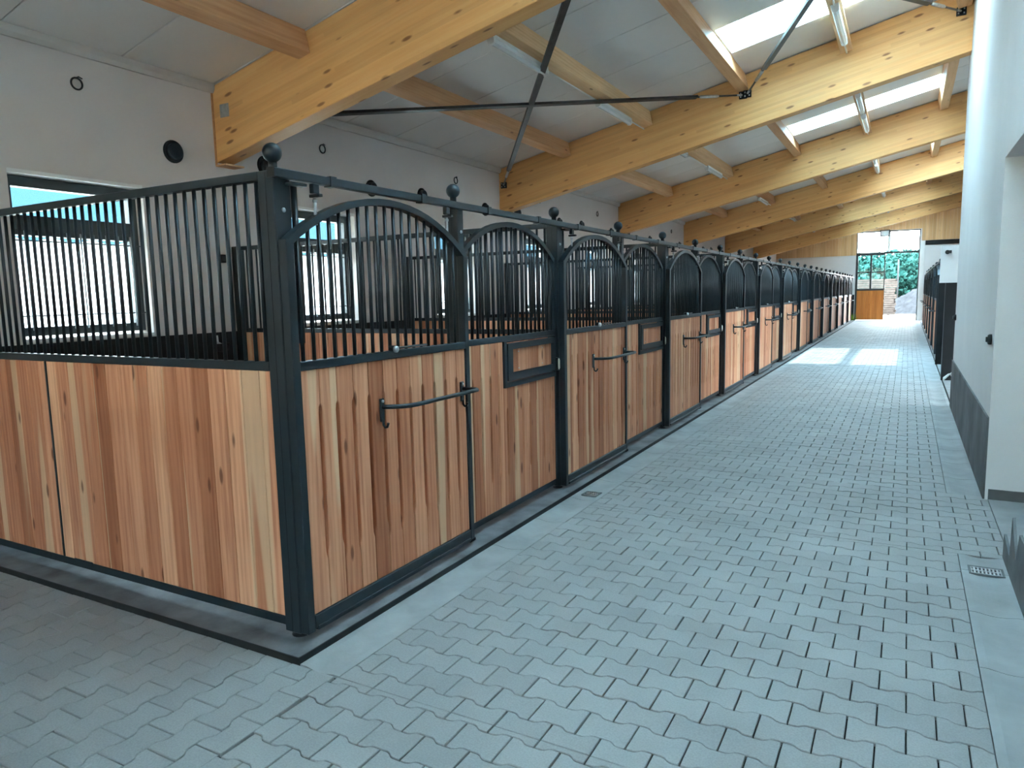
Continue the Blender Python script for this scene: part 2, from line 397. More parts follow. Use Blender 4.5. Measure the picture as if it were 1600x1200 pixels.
# near right wall
NJ, FJ, OZ = 4.45, 6.45, 2.565
YW = 11.5
wr = struct(grid_wall(0, XR, XR+.6, (YB-.3, YW), (-.1, 5.55), [(NJ, FJ, -.1, OZ)]), 'wall_right', 'plaster', 'pale plastered wall along the aisle with a doorway')
struct(MB().box(XR-.014, XR, FJ+.01, YW, 0, .64), 'dado', 'dado_r', 'stained dark grey render band', wr)
struct(MB().prism([(FJ-.35, 0), (5.08, 0), (5.07, .15), (4.80, .10), (4.76, .34), (4.55, .16), (4.47, .33), (1.0, .33), (1.0, 0)][1:], 0, XR-.016, XR-.001), 'dado', 'dado_r', 'dark grey render band with a jagged torn edge', wr)
struct(MB().box(XR+.02, XR+.59, FJ-.012, FJ+.001, 0, .085), 'skirting', 'dado_r', None, wr)
struct(MB().box(XR+.5, XR+.56, NJ, FJ, 0, OZ), 'door_leaf', 'plaster_l', None, wr)
# far right wall, cross walls
wf = struct(grid_wall(0, XF, XF+.3, (YW-.3, YE+.3), (-.1, 6.6), [(YW+.4, 14.2, .3, 3.2)]), 'wall_far_right', 'plaster', 'pale wall behind the far stall row')
struct(MB().box(XR+.6, XF+.3, YW-.3, YW, -.1, 6.5), 'wall_return', 'plaster', 'plastered return wall at the end of the near wall')
# roof deck (keeps daylight out between the ceiling panels)
ra = []
deck_h = [(a, b, SKX0, SKX1) for a, b in sky_y] + [(BIG[0]+.2, BIG[1]-.02, BIG[2], BIG[3])]
gd = grid_wall(2, .13, .17, (XL-.6, XF+.5), (YB-.6, YE+.5), [(h[2], h[3], h[0], h[1]) for h in deck_h])
gd.v = [(x, y, z + zc(x)) for x, y, z in gd.v]
struct(gd, 'roof_deck', 'panel', 'roof deck above the ceiling panels')
# ceiling panels
ceil = thing('ceiling', 'pale grey ribless roof panels between the timber beams', None, (0,0,4.5), kind='structure')
def strip(y0, y1, x0, x1):
    g = .004; mb = MB()
    v = []
    for xx in (x0, x1):
        for yy, dz in ((y0+g, .10), (y0+g, .008), (y0+g+.006, 0), (y1-g-.006, 0), (y1-g, .008), (y1-g, .10)):
            v.append((xx, yy, zc(xx) + dz - 4.5))
    f = [(k, k+1, k+7, k+6) for k in range(5)] + [(5, 0, 6, 11), tuple(range(6)), tuple(range(11, 5, -1))]
    mb.add(v, f).build('ceiling_panel', 'panel', ceil)
nb = int(round((YE - (B0 - 2*BP))/MOD)) + 1
for q in range(0, nb):
    y0 = B0 - 2*BP + q*MOD; y1 = y0 + MOD
    if y1 < YB-.3 or y0 > YE: continue
    y0 = max(y0, YB-.3); y1 = min(y1, YE)
    xs = [(XL, XF)]
    if q % 6 == 4: xs = [(XL, SKX0), (SKX1, XF)]
    if BIG[0]-.01 <= y0 and y1 <= BIG[1]+.01:
        xs = [(XL, BIG[2]), (BIG[3], XF)]
    for a, b in xs: strip(y0, y1, a, b)

# skylights: kerb, glazing bars, sheet
def skylight(name, y0, y1, x0, x1, nbars, label, n):
    t = thing(name, label, 'skylight', ((x0+x1)/2, (y0+y1)/2, zc((x0+x1)/2)), kind='structure')
    L = t.location
    def sl(pts): return [(p[0]-L[0], p[1]-L[1], zc(p[0]) + p[2] - L[2]) for p in pts]
    def sbox(nm, m_, xa, xb, ya, yb, za, zb):
        mb = MB().box(xa, xb, ya, yb, za, zb); mb.v = sl(mb.v); return mb.build(nm, m_, t)
    sbox('kerb_side', 'white', x0-.02, x1+.02, y0-.03, y0+.012, .001, .24); sbox('kerb_side', 'white', x0-.02, x1+.02, y1-.012, y1+.03, .001, .24)
    sbox('kerb_end', 'white', x0-.04, x0+.012, y0+.012, y1-.012, .001, .24); sbox('kerb_end', 'white', x1-.012, x1+.04, y0+.012, y1-.012, .001, .24)
    for k in range(1, nbars+1):
        yy = y0 + (y1-y0)*k/(nbars+1); sbox('glazing_bar', 'white' if n == 9 else 'poly', x0, x1, yy-.012, yy+.012, .19, .225)
    sbox('sheet', 'clear_roof' if n == 9 else 'poly', x0, x1, y0, y1, .228, .232)
    if n == 9: portal(name+'_portal', (L[0], L[1], L[2]+.26), (SL, 0, -1), (y1-y0), (x1-x0)*1.02)
    return t
for q, (a, b) in enumerate(sky_y):
    q = int(round((a - 4*MOD - B0)/BP)) + 2
    if b < YB or a > YE: continue
    nm = {0: 'above the viewpoint passage', 1: 'above the near corner'}.get(q, None)
    lab = 'narrow roof window strip ' + (nm if nm else 'in the %s bay beyond the near beam' % ORD[q-2])
    skylight('roof_window', a, b, SKX0, SKX1, 2, lab, q)
skylight('roof_window', BIG[0]+.2, BIG[1]-.02, BIG[2], BIG[3], 2, 'wide roof glazing over the aisle in the third bay', 9)

# ------------------------------------------------------------------ floor: sub-base, pavers, gutters, plinth
floor = tag(MB().box(XL-.3, XF+.3, YB-.3, YE+.3, -.14, -.016).build('floor', 'sand'), 'paved floor of grey interlocking concrete pavers', None, None, 'structure')
struct(MB().box(XL+.012, -2.62, 2.44, YE, -.016, .03), 'stall_floor', 'rubber', 'dark stall floor', floor)
struct(MB().box(XR+.02, XF, YW, YE, -.016, .004), 'stall_floor', 'concrete', 'concrete floor of the far stalls', floor)
struct(MB().box(XR+.022, XR+.6, NJ, FJ, -.016, .006), 'threshold', 'concrete', 'concrete doorway threshold', floor)
def clip(poly, x0, x1, y0, y1):
    for ax, lim, sg in ((0, x0, 1), (0, x1, -1), (1, y0, 1), (1, y1, -1)):
        out = []
        for i in range(len(poly)):
            p, q = poly[i-1], poly[i]
            a, b = (p[ax]-lim)*sg, (q[ax]-lim)*sg
            if a >= 0: 
                out.append(p)
                if b < 0: t = a/(a-b); out.append((p[0]+(q[0]-p[0])*t, p[1]+(q[1]-p[1])*t))
            elif b > 0: t = a/(a-b); out.append((p[0]+(q[0]-p[0])*t, p[1]+(q[1]-p[1])*t))
        poly = out
        if len(poly) < 3: return None
    o = []
    for p in poly:
        if not o or (abs(p[0]-o[-1][0])+abs(p[1]-o[-1][1])) > 1e-5: o.append(p)
    if len(o) > 2 and abs(o[0][0]-o[-1][0])+abs(o[0][1]-o[-1][1]) < 1e-5: o.pop()
    return o if len(o) > 2 else None
def outline(L, pitch):
    g = .0027; st = .0105; e = (pitch/2+st) - g; w = (pitch/2-st) - g; a = L/2-g
    top = [(-a, e), (-.068, e), (-.056, e-.004), (-.040, w+.004), (-.028, w), (.028, w), (.040, w+.004), (.056, e-.004), (.068, e), (a, e)]
    return top + [(-x, -y) for x, y in top]
def shrink(poly, d):
    n = len(poly); out = []
    area = sum(poly[i-1][0]*poly[i][1]-poly[i][0]*poly[i-1][1] for i in range(n)); s = 1 if area > 0 else -1
    for i in range(n):
        p0, p, p1 = poly[i-1], poly[i], poly[(i+1) % n]
        def nrm(a, b):
            dx, dy = b[0]-a[0], b[1]-a[1]; L = math.hypot(dx, dy) or 1e-9; return (-dy/L*s, dx/L*s)
        n0, n1 = nrm(p0, p), nrm(p, p1); k = 1 + n0[0]*n1[0] + n0[1]*n1[1]; k = max(k, .5)
        out.append((p[0] + d*(n0[0]+n1[0])/k, p[1] + d*(n0[1]+n1[1])/k))
    return out
def stone(mb, poly, dz=0, fine=True, tilt=(0,0), c=(0,0)):
    n = len(poly)
    def Z(p, z): return z + dz + tilt[0]*(p[0]-c[0]) + tilt[1]*(p[1]-c[1])
    if fine:
        inn = shrink(poly, .0022)
        vs = [(p[0], p[1], -.02) for p in poly] + [(p[0], p[1], Z(p, -.0030)) for p in poly] + [(p[0], p[1], Z(p, 0)) for p in inn]
        fs = [(i, (i+1) % n, n+(i+1) % n, n+i) for i in range(n)] + [(n+i, n+(i+1) % n, 2*n+(i+1) % n, 2*n+i) for i in range(n)] + [tuple(range(2*n, 3*n))]
    else:
        vs = [(p[0], p[1], -.02) for p in poly] + [(p[0], p[1], Z(p, 0)) for p in poly]
        fs = [(i, (i+1) % n, n+(i+1) % n, n+i) for i in range(n)] + [tuple(range(n, 2*n))]
    mb.add(vs, fs)
stones = []
def zone(rects, L, pitch, jx, jy, rot):
    """rows of dog-bone stones; jx, jy = centre of one joint; rot: stones run along y instead of x"""
    base = outline(L, pitch)
    X0 = min(r[0] for r in rects); X1 = max(r[1] for r in rects); YY0 = min(r[2] for r in rects); YY1 = max(r[3] for r in rects)
    if rot: r0, r1, s0, s1, rj, sj = X0, X1, YY0, YY1, jx, jy
    else: r0, r1, s0, s1, rj, sj = YY0, YY1, X0, X1, jy, jx
    for r in range(math.floor((r0-rj)/pitch)-1, math.ceil((r1-rj)/pitch)+2):
        rc = rj + r*pitch; off = sj + L/2 + (L/2 if r % 2 else 0)
        for c in range(math.floor((s0-off)/L)-1, math.ceil((s1-off)/L)+2):
            sc_ = off + c*L
            poly = [(rc - y, sc_ + x) if rot else (sc_ + x, rc + y) for x, y in base]
            for R in rects:
                cx, cy = ((rc, sc_) if rot else (sc_, rc))
                if cx < R[0]-.12 or cx > R[1]+.12 or cy < R[2]-.12 or cy > R[3]+.12: continue
                p = clip(poly, *R)
                if p and max(q[0] for q in p)-min(q[0] for q in p) > .012 and max(q[1] for q in p)-min(q[1] for q in p) > .012: stones.append((p, R))
AX0, AX1 = -2.115, .335
zone([(AX0, AX1, 2.198, 5.04)], .1985, .1415, .0604, 2.794, False)
zone([(-2.135, AX1, -.6, 2.195)], .1985, .1415, .0604, 2.794, False)
zone([(AX0, XR+.02, 5.043, 6.53)], .1985, .1415, .0604, 2.794, False)
zone([(AX0, AX1, 6.533, YE)], .1985, .1415, .0604, 2.794, False)
zone([(XL+.01, -2.139, -.6, 2.194)], .2015, .1435, -2.62, 1.492, True)
def seen_area(p):
    q = [project((x, y, 0)) for x, y in p]
    if any(a is None for a in q): return 0
    if not any(0 <= a[0] <= 1600 and 0 <= a[1] <= 1200 for a in q): return 0
    q = [(min(max(a[0], 0), 1600), min(max(a[1], 0), 1200)) for a in q]
    return abs(sum(q[i-1][0]*q[i][1]-q[i][0]*q[i-1][1] for i in range(len(q))))/2
stones.sort(key=lambda t: -seen_area(t[0]))
rest = MB()
for i, (p, R) in enumerate(stones):
    cx = sum(q[0] for q in p)/len(p); cy = sum(q[1] for q in p)/len(p)
    dz = random.uniform(-.0016, .0012); ti = (random.uniform(-.012, .012), random.uniform(-.012, .012))
    if i < 300:
        mb = MB(); stone(mb, [(a-cx, b-cy) for a, b in p], dz, True, ti)
        mb.build('paver', 'paver', floor, (cx, cy, 0))
    else: stone(rest, p, dz, cy < 16, ti, (cx, cy))
tag(rest.build('paving', 'paver', floor), 'grey pavers running on down the aisle', None, None, 'stuff')
# gutters of dished channel stones
def gutter(label, x0, x1, y0, y1, pitch, first):
    t = thing('drain_gutter', label, 'gutter', ((x0+x1)/2, y0, 0), kind='structure')
    w = (x1-x0)/2
    prof = [(-w, 0), (-w+.035, 0)] + [(-w+.035+(2*w-.07)*k/8, -.011*math.sin(math.pi*k/8)) for k in range(1, 8)] + [(w-.035, 0), (w, 0)]
    ys = [y0]; y = first
    while y < y1:
        if y > y0+.05: ys.append(y)
        y += pitch
    ys.append(y1)
    for a, b in zip(ys[:-1], ys[1:]):
        pr = prof + [(w, -.03), (-w, -.03)]
        MB().prism(pr, 1, a-y0+.0025, b-y0-.0025).build('channel_stone', 'concrete', t)
    return t
gutter('dished concrete gutter along the stall fronts', -2.351, -2.117, 2.2, YE, .62, 3.94)
gutter('dished concrete gutter by the doorway near the camera', .338, .583, -.5, 5.04, .62, 3.52)
gutter('dished concrete gutter along the white wall past the doorway', .338, .583, 6.535, YE, .62, 7.1)
def drain(label, x, y, sx, sy):
    t = thing('floor_drain', label, 'drain', (x, y, -.008))
    MB().box(-sx-.012, sx+.012, -sy-.012, -sy, 0, .012).box(-sx-.012, sx+.012, sy, sy+.012, 0, .012).box(-sx-.012, -sx, -sy, sy, 0, .012).box(sx, sx+.012, -sy, sy, 0, .012).build('rim', 'dado_r', t)
    MB().box(-sx, sx, -sy, sy, -.001, .002).build('pit', 'bitumen', t)
    n = max(4, int(sx*2/.018))
    for k in range(n+1):
        xx = -sx + 2*sx*k/n
        MB().box(xx-.004, xx+.004, -sy, sy, .002, .010).build('bar', 'zinc', t)
    for yy in (-sy*.95, 0, sy*.95): MB().box(-sx, sx, yy-.006, yy+.006, .003, .0105).build('cross_bar', 'zinc', t)
    return t
drain('small slotted drain grate in the gutter beside the doorway', .462, 4.775, .075, .055)
drain('small drain grate in the gutter before the second post', -2.225, 5.34, .055, .05)
# plinth: raised concrete strip with black edge
pl = thing('stall_plinth', 'dark concrete strip under the stall fronts with black edge', 'plinth', (0, 0, 0), kind='structure')
MB().box(-2.62, -2.361, 2.206, YE, -.016, .027).build('front_strip', 'plinth', pl)
MB().box(XL+.012, -2.62, 2.206, 2.44, -.016, .027).build('side_strip', 'plinth', pl)
MB().box(-2.361, -2.354, 2.199, YE, -.016, .028).build('edge_strip', 'bitumen', pl)
MB().box(XL+.012, -2.361, 2.199, 2.206, -.016, .028).build('edge_strip', 'bitumen', pl)

# ------------------------------------------------------------------ roof timbers
ca, sa = math.cos(ANG), math.sin(ANG)
def beam(y, x1, label, th=.2):
    """glued beam sloping up from the left wall; local x follows the slope"""
    z0, z1 = 3.07, 3.835
    def loc(x, z): dx, dz = x-XL, z-z0; return (dx*ca+dz*sa, -dx*sa+dz*ca)
    pts = [loc(XL, z0), loc(x1, z0 + .219*(x1-XL)), loc(x1, z1-.014 + SL*(x1-XL)), loc(XL, z1-.014)]
    c = .006
    inn = shrink(pts, c) if True else pts
    n = 4; vs = []
    for yy, poly in ((0, inn), (c, pts), (th-c, pts), (th, inn)): vs += [(p[0], yy, p[1]) for p in poly]
    fs = [(0,1,2,3), (12,13,14,15)] + [(k*4+i, k*4+(i+1) % 4, k*4+4+(i+1) % 4, k*4+4+i) for k in range(3) for i in range(4)]
    o = MB().add(vs, fs).build('roof_beam', 'glulam'); o.location = (XL, y, z0); o.rotation_euler = (0, -ANG, 0)
    tag(o, label, 'beam', 'sloping roof beams')
    return o
beam_name = {}
for k in range(-1, 6):
    y = B0 + BP*k
    x1 = XR+.3 if y < YW else XF
    if k == -1: lab = 'glued timber roof beam crossing above the viewpoint'
    elif k == 0: lab = 'knotty glued timber beam ending above the near stall corner, largest of the roof beams'
    else: lab = 'glued timber roof beam, %s back from the large near one' % ORD[k-1]
    b_ = beam(y, x1 if k != -1 else XR+.3, lab)
    if k >= 0:
        tr = MB().box(XL+.001, XL+.014, y-.018, y, 3.04, 3.83).box(XL+.001, XL+.16, y-.018, y+.2, 3.035, 3.055)
MB().box(XL+.001, XL+.016, B0-.016, B0-.001, 3.045, 3.83).build('trim_1', 'spruce').__setitem__('kind', 'structure')
MB().box(XL+.001, XL+.16, B0-.016, B0+.216, 3.030, 3.046).build('trim_2', 'spruce').__setitem__('kind', 'structure')
# flat connector plate on the near beam
tag(MB().bbox(-6.19, -6.06, B0-.008, B0-.001, 3.50, 3.63, .003).build('connector_plate', 'zinc'), 'dull grey steel plate at the wall end of the near beam', 'plate')
PUR = [-5.05, -3.67, -2.25, -.90, .44, 1.80, 3.15]
for bi, (a, b) in enumerate(bays):
    if b < .1 or a > YE-.1: continue
    for pi, px in enumerate(PUR):
        if px > XR-.05 and b < YW+.1: continue
        y0 = max(a+.2, YB, YW if px > XR+.5 and a < YW else YB) + .001; y1 = min(b, YE-.03) - .001
        big = BIG[0]-.01 < a < BIG[0]+.01 and BIG[2] < px < BIG[3]
        h, w = .225, .15
        L = y1-y0
        mb = MB().bbox(-L/2, L/2, -w/2, w/2, -h, -.003, .004)
        o = mb.build('purlin', 'spruce'); o.rotation_euler = (Matrix.Rotation(-ANG, 4, 'Y') @ Matrix.Rotation(math.pi/2, 4, 'Z')).to_euler()
        o.location = (px, (y0+y1)/2, zc(px))
        if bi <= 1: where = 'before the near beam'
        else: where = 'in the %s bay beyond it' % ORD[bi-2]
        where = where.replace('beyond it', 'behind the near beam')
        tag(o, 'planed purlin, %s up from the left wall, %s' % (ORD[pi], where), 'purlin', 'purlins between the roof beams')
# cornice along the left wall, one length per bay
for bi, (a, b) in enumerate(bays):
    if b < YB or a > YE-.1: continue
    y0 = max(a+.2, YB); y1 = min(b, YE)
    o = MB().prism([(XL+.001, 3.755), (XL+.03, 3.755), (XL+.05, 3.79), (XL+.055, zc(XL+.055)-.004), (XL+.001, zc(XL)-.004)], 1, y0+.002, y1-.002)
    o.build('trim_%d' % (bi+3), 'cornice')['kind'] = 'structure'

# tube lights under the second and fourth purlins, joined by white conduit
def tube_light(x, y0, y1, z, label):
    t = thing('tube_light', label, 'light fitting', (x, (y0+y1)/2, z), group='tube lights under the purlins')
    L = (y1-y0)/2; t.rotation_euler = (0, -ANG, 0)
    MB().prism([(-.045, .0), (.045, .0), (.04, -.035), (-.04, -.035)], 1, -L, L).build('housing', 'white', t)
    MB().prism([(-.038, -.035), (.038, -.035), (.03, -.075), (0, -.088), (-.03, -.075)], 1, -L+.03, L-.03).build('diffuser', 'lens', t)
    for s in (-1, 1): MB().prism([(-.043, -.034), (.043, -.034), (.034, -.08), (0, -.093), (-.034, -.08)], 1, s*L-.03*(s > 0), s*L+.03*(s < 0)).build('end_cap', 'white', t)
    return t
M['lens'] = plain('frosted_lens', (.70, .74, .74), .18, 0, .03, 4)
for bi, (a, b) in enumerate(bays):
    if bi < 2 or a > YE-6: continue
    wh = 'in the %s bay behind the near beam' % ORD[bi-2]
    for pi, px in ((1, PUR[1]-.02), (3, PUR[3]+.05)):
        z = zc(PUR[pi]) - (.2385 if pi == 1 else .2215)
        fs_ = [(a+1.17, a+2.40), (a+3.95, a+5.2)] if pi == 1 else [(a+2.30, a+3.60), (a+4.0, a+5.3)]
        for q, (u, v) in enumerate(fs_):
            tube_light(px, u, v, z, '%s tube light under the %s purlin %s' % ('nearer' if q == 0 else 'farther', ORD[pi], wh))
        c = MB().tube([(px-.02, a+.21, z-.008), (px-.02, fs_[0][0], z-.008)], .009, 6)
        cc = thing('cable_conduit', 'thin white conduit along the %s purlin %s' % (ORD[pi], wh), 'conduit', (px, a+3, z), group='white conduits on the purlins')
        for u, v in ((a+.21, fs_[0][0]-.002), (fs_[0][1]+.002, fs_[1][0]-.002), (fs_[1][1]+.002, b-.005)):
            if v > u: MB().tube([(-.0, u-a-3, -.012), (-.0, v-a-3, -.012)], .011, 6).build('length', 'white', cc)

# wind bracing
def brace(p, q, label, side):
    t = thing('brace_rod', label, 'brace', p, group='diagonal steel braces')
    P, Q = Vector((0,0,0)), Vector(q)-Vector(p)
    d = Q.normalized()
    side_ = d.cross(Vector((-SL, 0, 1))).normalized(); up_ = side_.cross(d)
    def strap(t0, t1, w, h):
        vs = [d*tt + side_*(w*i) + up_*(h*j) for tt in (t0, t1) for i, j in ((-1, -1), (1, -1), (1, 1), (-1, 1))]
        return MB().add(vs, [(0,3,2,1), (4,5,6,7)] + [(k, (k+1) % 4, 4+(k+1) % 4, 4+k) for k in range(4)])
    L_ = Q.length
    strap(.85, L_-.12, .034, .016).build('strap', 'rod', t)
    MB().tube([d*.10, d*.86], .013, 8).build('tie_rod', 'rod', t)
    MB().tube([d*.46, d*.49, d*.78, d*.81], [.014, .022, .022, .014], 8).build('turnbuckle', 'zinc', t)
    MB().tube([d*.02, d*.12], .014, 8).build('fork', 'zinc', t)
    for e, s in ((P, -1), (Q, 1)):
        MB().bbox(e.x-.055, e.x+.055, e.y+(0 if s < 0 else -.02)-.006, e.y+(.02 if s < 0 else 0)+.006, e.z-.05, e.z+.05, .004).build('bracket', 'black', t)
        for bx in (-.03, .03):
            for bz in (-.025, .025):
                yy = e.y + (-.008 if s < 0 else .008)
                MB().lathe([(.009, -.004), (.009, .004)], 8, 2, (0,0,0)).build('bolt', 'zinc', t, (e.x+bx, yy, e.z+bz)).rotation_euler = (math.pi/2, 0, 0)
y2 = B0+BP-.022; y1 = B0+.222
brace((-6.20, y2, 3.545), (-2.2, y1, 4.45), 'dark brace rod rising from the wall end of the second beam', 0)
brace((-2.2, y2, 4.45), (-6.20, y1, 3.545), 'dark brace rod running almost level across the first bay', 0)
brace((-2.14, y2, 4.46), (.45, y1, 5.07), 'dark brace rod climbing past the roof window from mid beam', 0)
brace((.45, y2, 5.07), (-2.2, y1, 4.45), 'dark brace rod ending at the white wall top', 0)

# ------------------------------------------------------------------ windows of the left wall
def window(n, y0, y1, z0, z1, full):
    t = thing('window_%d' % n, 'dark framed stall window, %s from the near end of the left wall' % ORD[n-1] if n <= NW else 'window of the near passage', None, (XL-.15, (y0+y1)/2, z0), kind='structure')
    w = (y1-y0)/2; H = z1-z0
    xa, xb = -.06, .03
    fr = grid_wall(0, xa, xb, (-w, w), (.05, H-.035), [(-w+.075, w-.075, .05+.075, .90), (-w+.075, w-.075, 1.05, H-.035-.085)])
    fr.build('window_frame', 'frame', t)
    MB().bbox(-.055, .05, -w+.05, w-.05, .885, .93, .004).build('transom', 'frame', t)
    MB().box(-.02, -.014, -w+.07, w-.07, .12, .905).build('pane', 'glass', t)
    MB().box(-.02, -.014, -w+.07, w-.07, 1.045, H-.115).build('pane', 'glass', t)
    MB().box(-.12, .155, -w, w, 0, .03).build('sill', 'white', t)
    MB().box(-.12, .148, -w, w, H-.03, H).build('head_strip', 'white', t)
    if full:
        for z in (.22, .84): MB().tube([(.075, -w+.02, z), (.075, w-.02, z)], .006, 6).build('guard_rail', 'steel', t)
        for k in range(9):
            yy = -w+.12+(2*w-.24)*k/8
            MB().tube([(.082, yy, .10), (.082, yy, .92)], .007, 6).build('guard_bar', 'zinc', t)
    portal('window_portal', (XL-.30, (y0+y1)/2, (z0+z1)/2), (1, 0, 0), y1-y0, z1-z0)
for k, (a, b) in enumerate(win_y): window(k+1, a, b, WZ0, WZ1, k < 4)
t = thing('window_14', 'wide glazing of the gate behind the viewpoint', None, (-3.75, YB-.15, 1.3), kind='structure')
grid_wall(1, -.04, .04, (-2.15, 2.15), (0, 2.6), [(-2.07, -.04, .08, 2.52), (.04, 2.07, .08, 2.52)]).build('window_frame', 'frame', t)
for a in (-2.07, .04): MB().box(a, a+2.03, -.003, .003, .08, 2.52).build('pane', 'glass', t)
portal('window_portal', (-3.75, YB-.28, 2.6), (0, 1, 0), 4.3, 2.6)
t = thing('window_15', 'window of the cross passage', None, (XF+.15, 13.05, .3), kind='structure')
grid_wall(0, -.04, .04, (-1.15, 1.15), (0, 2.9), [(-1.07, -.04, .08, 2.82), (.04, 1.07, .08, 2.82)]).build('window_frame', 'frame', t)
for a in (-1.07, .04): MB().box(-.003, .003, a, a+1.03, .08, 2.82).build('pane', 'glass', t)
portal('window_portal', (XF+.29, 13.05, 1.75), (-1, 0, 0), 2.3, 2.9)

# vents, cable rings and sockets on the left wall
for k in range(10):
    for q, (yy, zz) in enumerate(((4.69, 3.10), (5.83, 3.13))):
        y = yy + S*k
        if abs((y-B0) % BP) < .15: continue
        t = thing('wall_vent', 'black round vent high on the left wall, %s from the near end' % ORD[2*k+q], 'vent', (XL+.001, y, zz), group='round vents on the left wall')
        MB().lathe([(.108, 0), (.108, .012), (.096, .022), (.080, .022), (.077, .012)], 24, 0).build('cowl', 'black', t)
        MB().lathe([(.076, .0), (.076, .05), (.064, .05), (.062, .014)], 24, 0).build('duct', 'steel', t)
for k in range(8):
    y = 3.80 + S*k
    t = thing('cable_ring', 'black cable loop on the left wall, %s from the near end' % ORD[k], 'cable', (XL+.012, y, 3.46 if k else 3.52), group='cable loops on the left wall')
    n_ = 20; r = .048
    MB().tube([(0, r*math.cos(2*math.pi*i/n_), r*math.sin(2*math.pi*i/n_)) for i in range(n_)], .008, 6, closed=True).build('loop', 'black', t)
    MB().tube([(0, .0, r), (.004, .02, r+.012), (-.008, .055, r+.006)], .006, 6).build('tail', 'black', t)
t = thing('wall_socket', 'small black socket on the wall behind the first stall grille', 'socket', (XL+.001, 5.17, 2.05))
MB().bbox(0, .035, -.03, .03, 0, .085, .004).build('box', 'black', t); MB().bbox(.035, .04, -.02, .02, .02, .065, .002).build('cover', 'steel', t)
t = thing('drinking_bowl', 'small pale lever drinker on the black dado of the first stall', 'drinker', (XL+.013, 5.0, 1.13))
MB().lathe([(.02, .0), (.07, .02), (.085, .09), (.075, .09), (.06, .03)], 16, 2, (.1, 0, 0)).build('bowl', 'black', t)
MB().prism([(-.03, .03), (.03, .03), (.022, .17), (-.022, .17)], 0, .012, .03).build('back_plate', 'white', t)
MB().tube([(.03, 0, .1), (.1, 0, .08)], .012, 6).build('lever', 'zinc', t)

# ------------------------------------------------------------------ stall pieces
def board_mesh(name, w, z0, z1, slotL=None, slotR=None, th=.036, material='larch'):
    """upright board, width along local x, front face at y = -th/2; optional slot notches on its edges"""
    g = .0016; a = w/2-g; d = .011
    def side(sg, slot):
        if not slot: return [(sg*a, z0), (sg*a, z1)]
        s0, s1 = slot
        return [(sg*a, z0), (sg*a, s0), (sg*(a-d*.8), s0+.03), (sg*(a-d), s0+.06), (sg*(a-d), s1-.045), (sg*(a-d*.7), s1-.015), (sg*a, s1), (sg*a, z1)]
    poly = side(1, slotR) + list(reversed(side(-1, slotL)))
    n = len(poly); inn = shrink(poly, .0035)
    h = th/2; vs = []
    for yy, P in ((-h, inn), (-h+.0035, poly), (h-.0035, poly), (h, inn)): vs += [(p[0], yy, p[1]) for p in P]
    fs = [tuple(range(n)), tuple(range(3*n, 4*n))] + [(k*n+i, k*n+(i+1) % n, (k+1)*n+(i+1) % n, (k+1)*n+i) for k in range(3) for i in range(n)]
    return MB().add(vs, fs).mesh(name, material)
def arch_z(y, ya, yb, z0, rise):
    c = (ya+yb)/2; s = (yb-ya)/2; R = (s*s+rise*rise)/(2*rise); return z0 + rise - R + math.sqrt(max(0, R*R-(y-c)**2))
def arch_mb(ya, yb, z0, rise, x0, x1, h, n=18):
    vs = []; fs = []
    c = (ya+yb)/2; s = (yb-ya)/2; R = (s*s+rise*rise)/(2*rise); a0 = math.asin(s/R); zc_ = z0+rise-R
    for i in range(n+1):
        a = -a0 + 2*a0*i/n
        for rr in (R, R-h):
            for x in (x0, x1): vs.append((x, c+rr*math.sin(a), zc_+rr*math.cos(a)))
    for i in range(n):
        o = i*4
        for p, q in ((0,1), (1,3), (3,2), (2,0)): fs.append((o+p, o+q, o+4+q, o+4+p))
    fs += [(0,1,3,2), (n*4, n*4+1, n*4+3, n*4+2)]
    return MB().add(vs, fs)
BARP = .0712
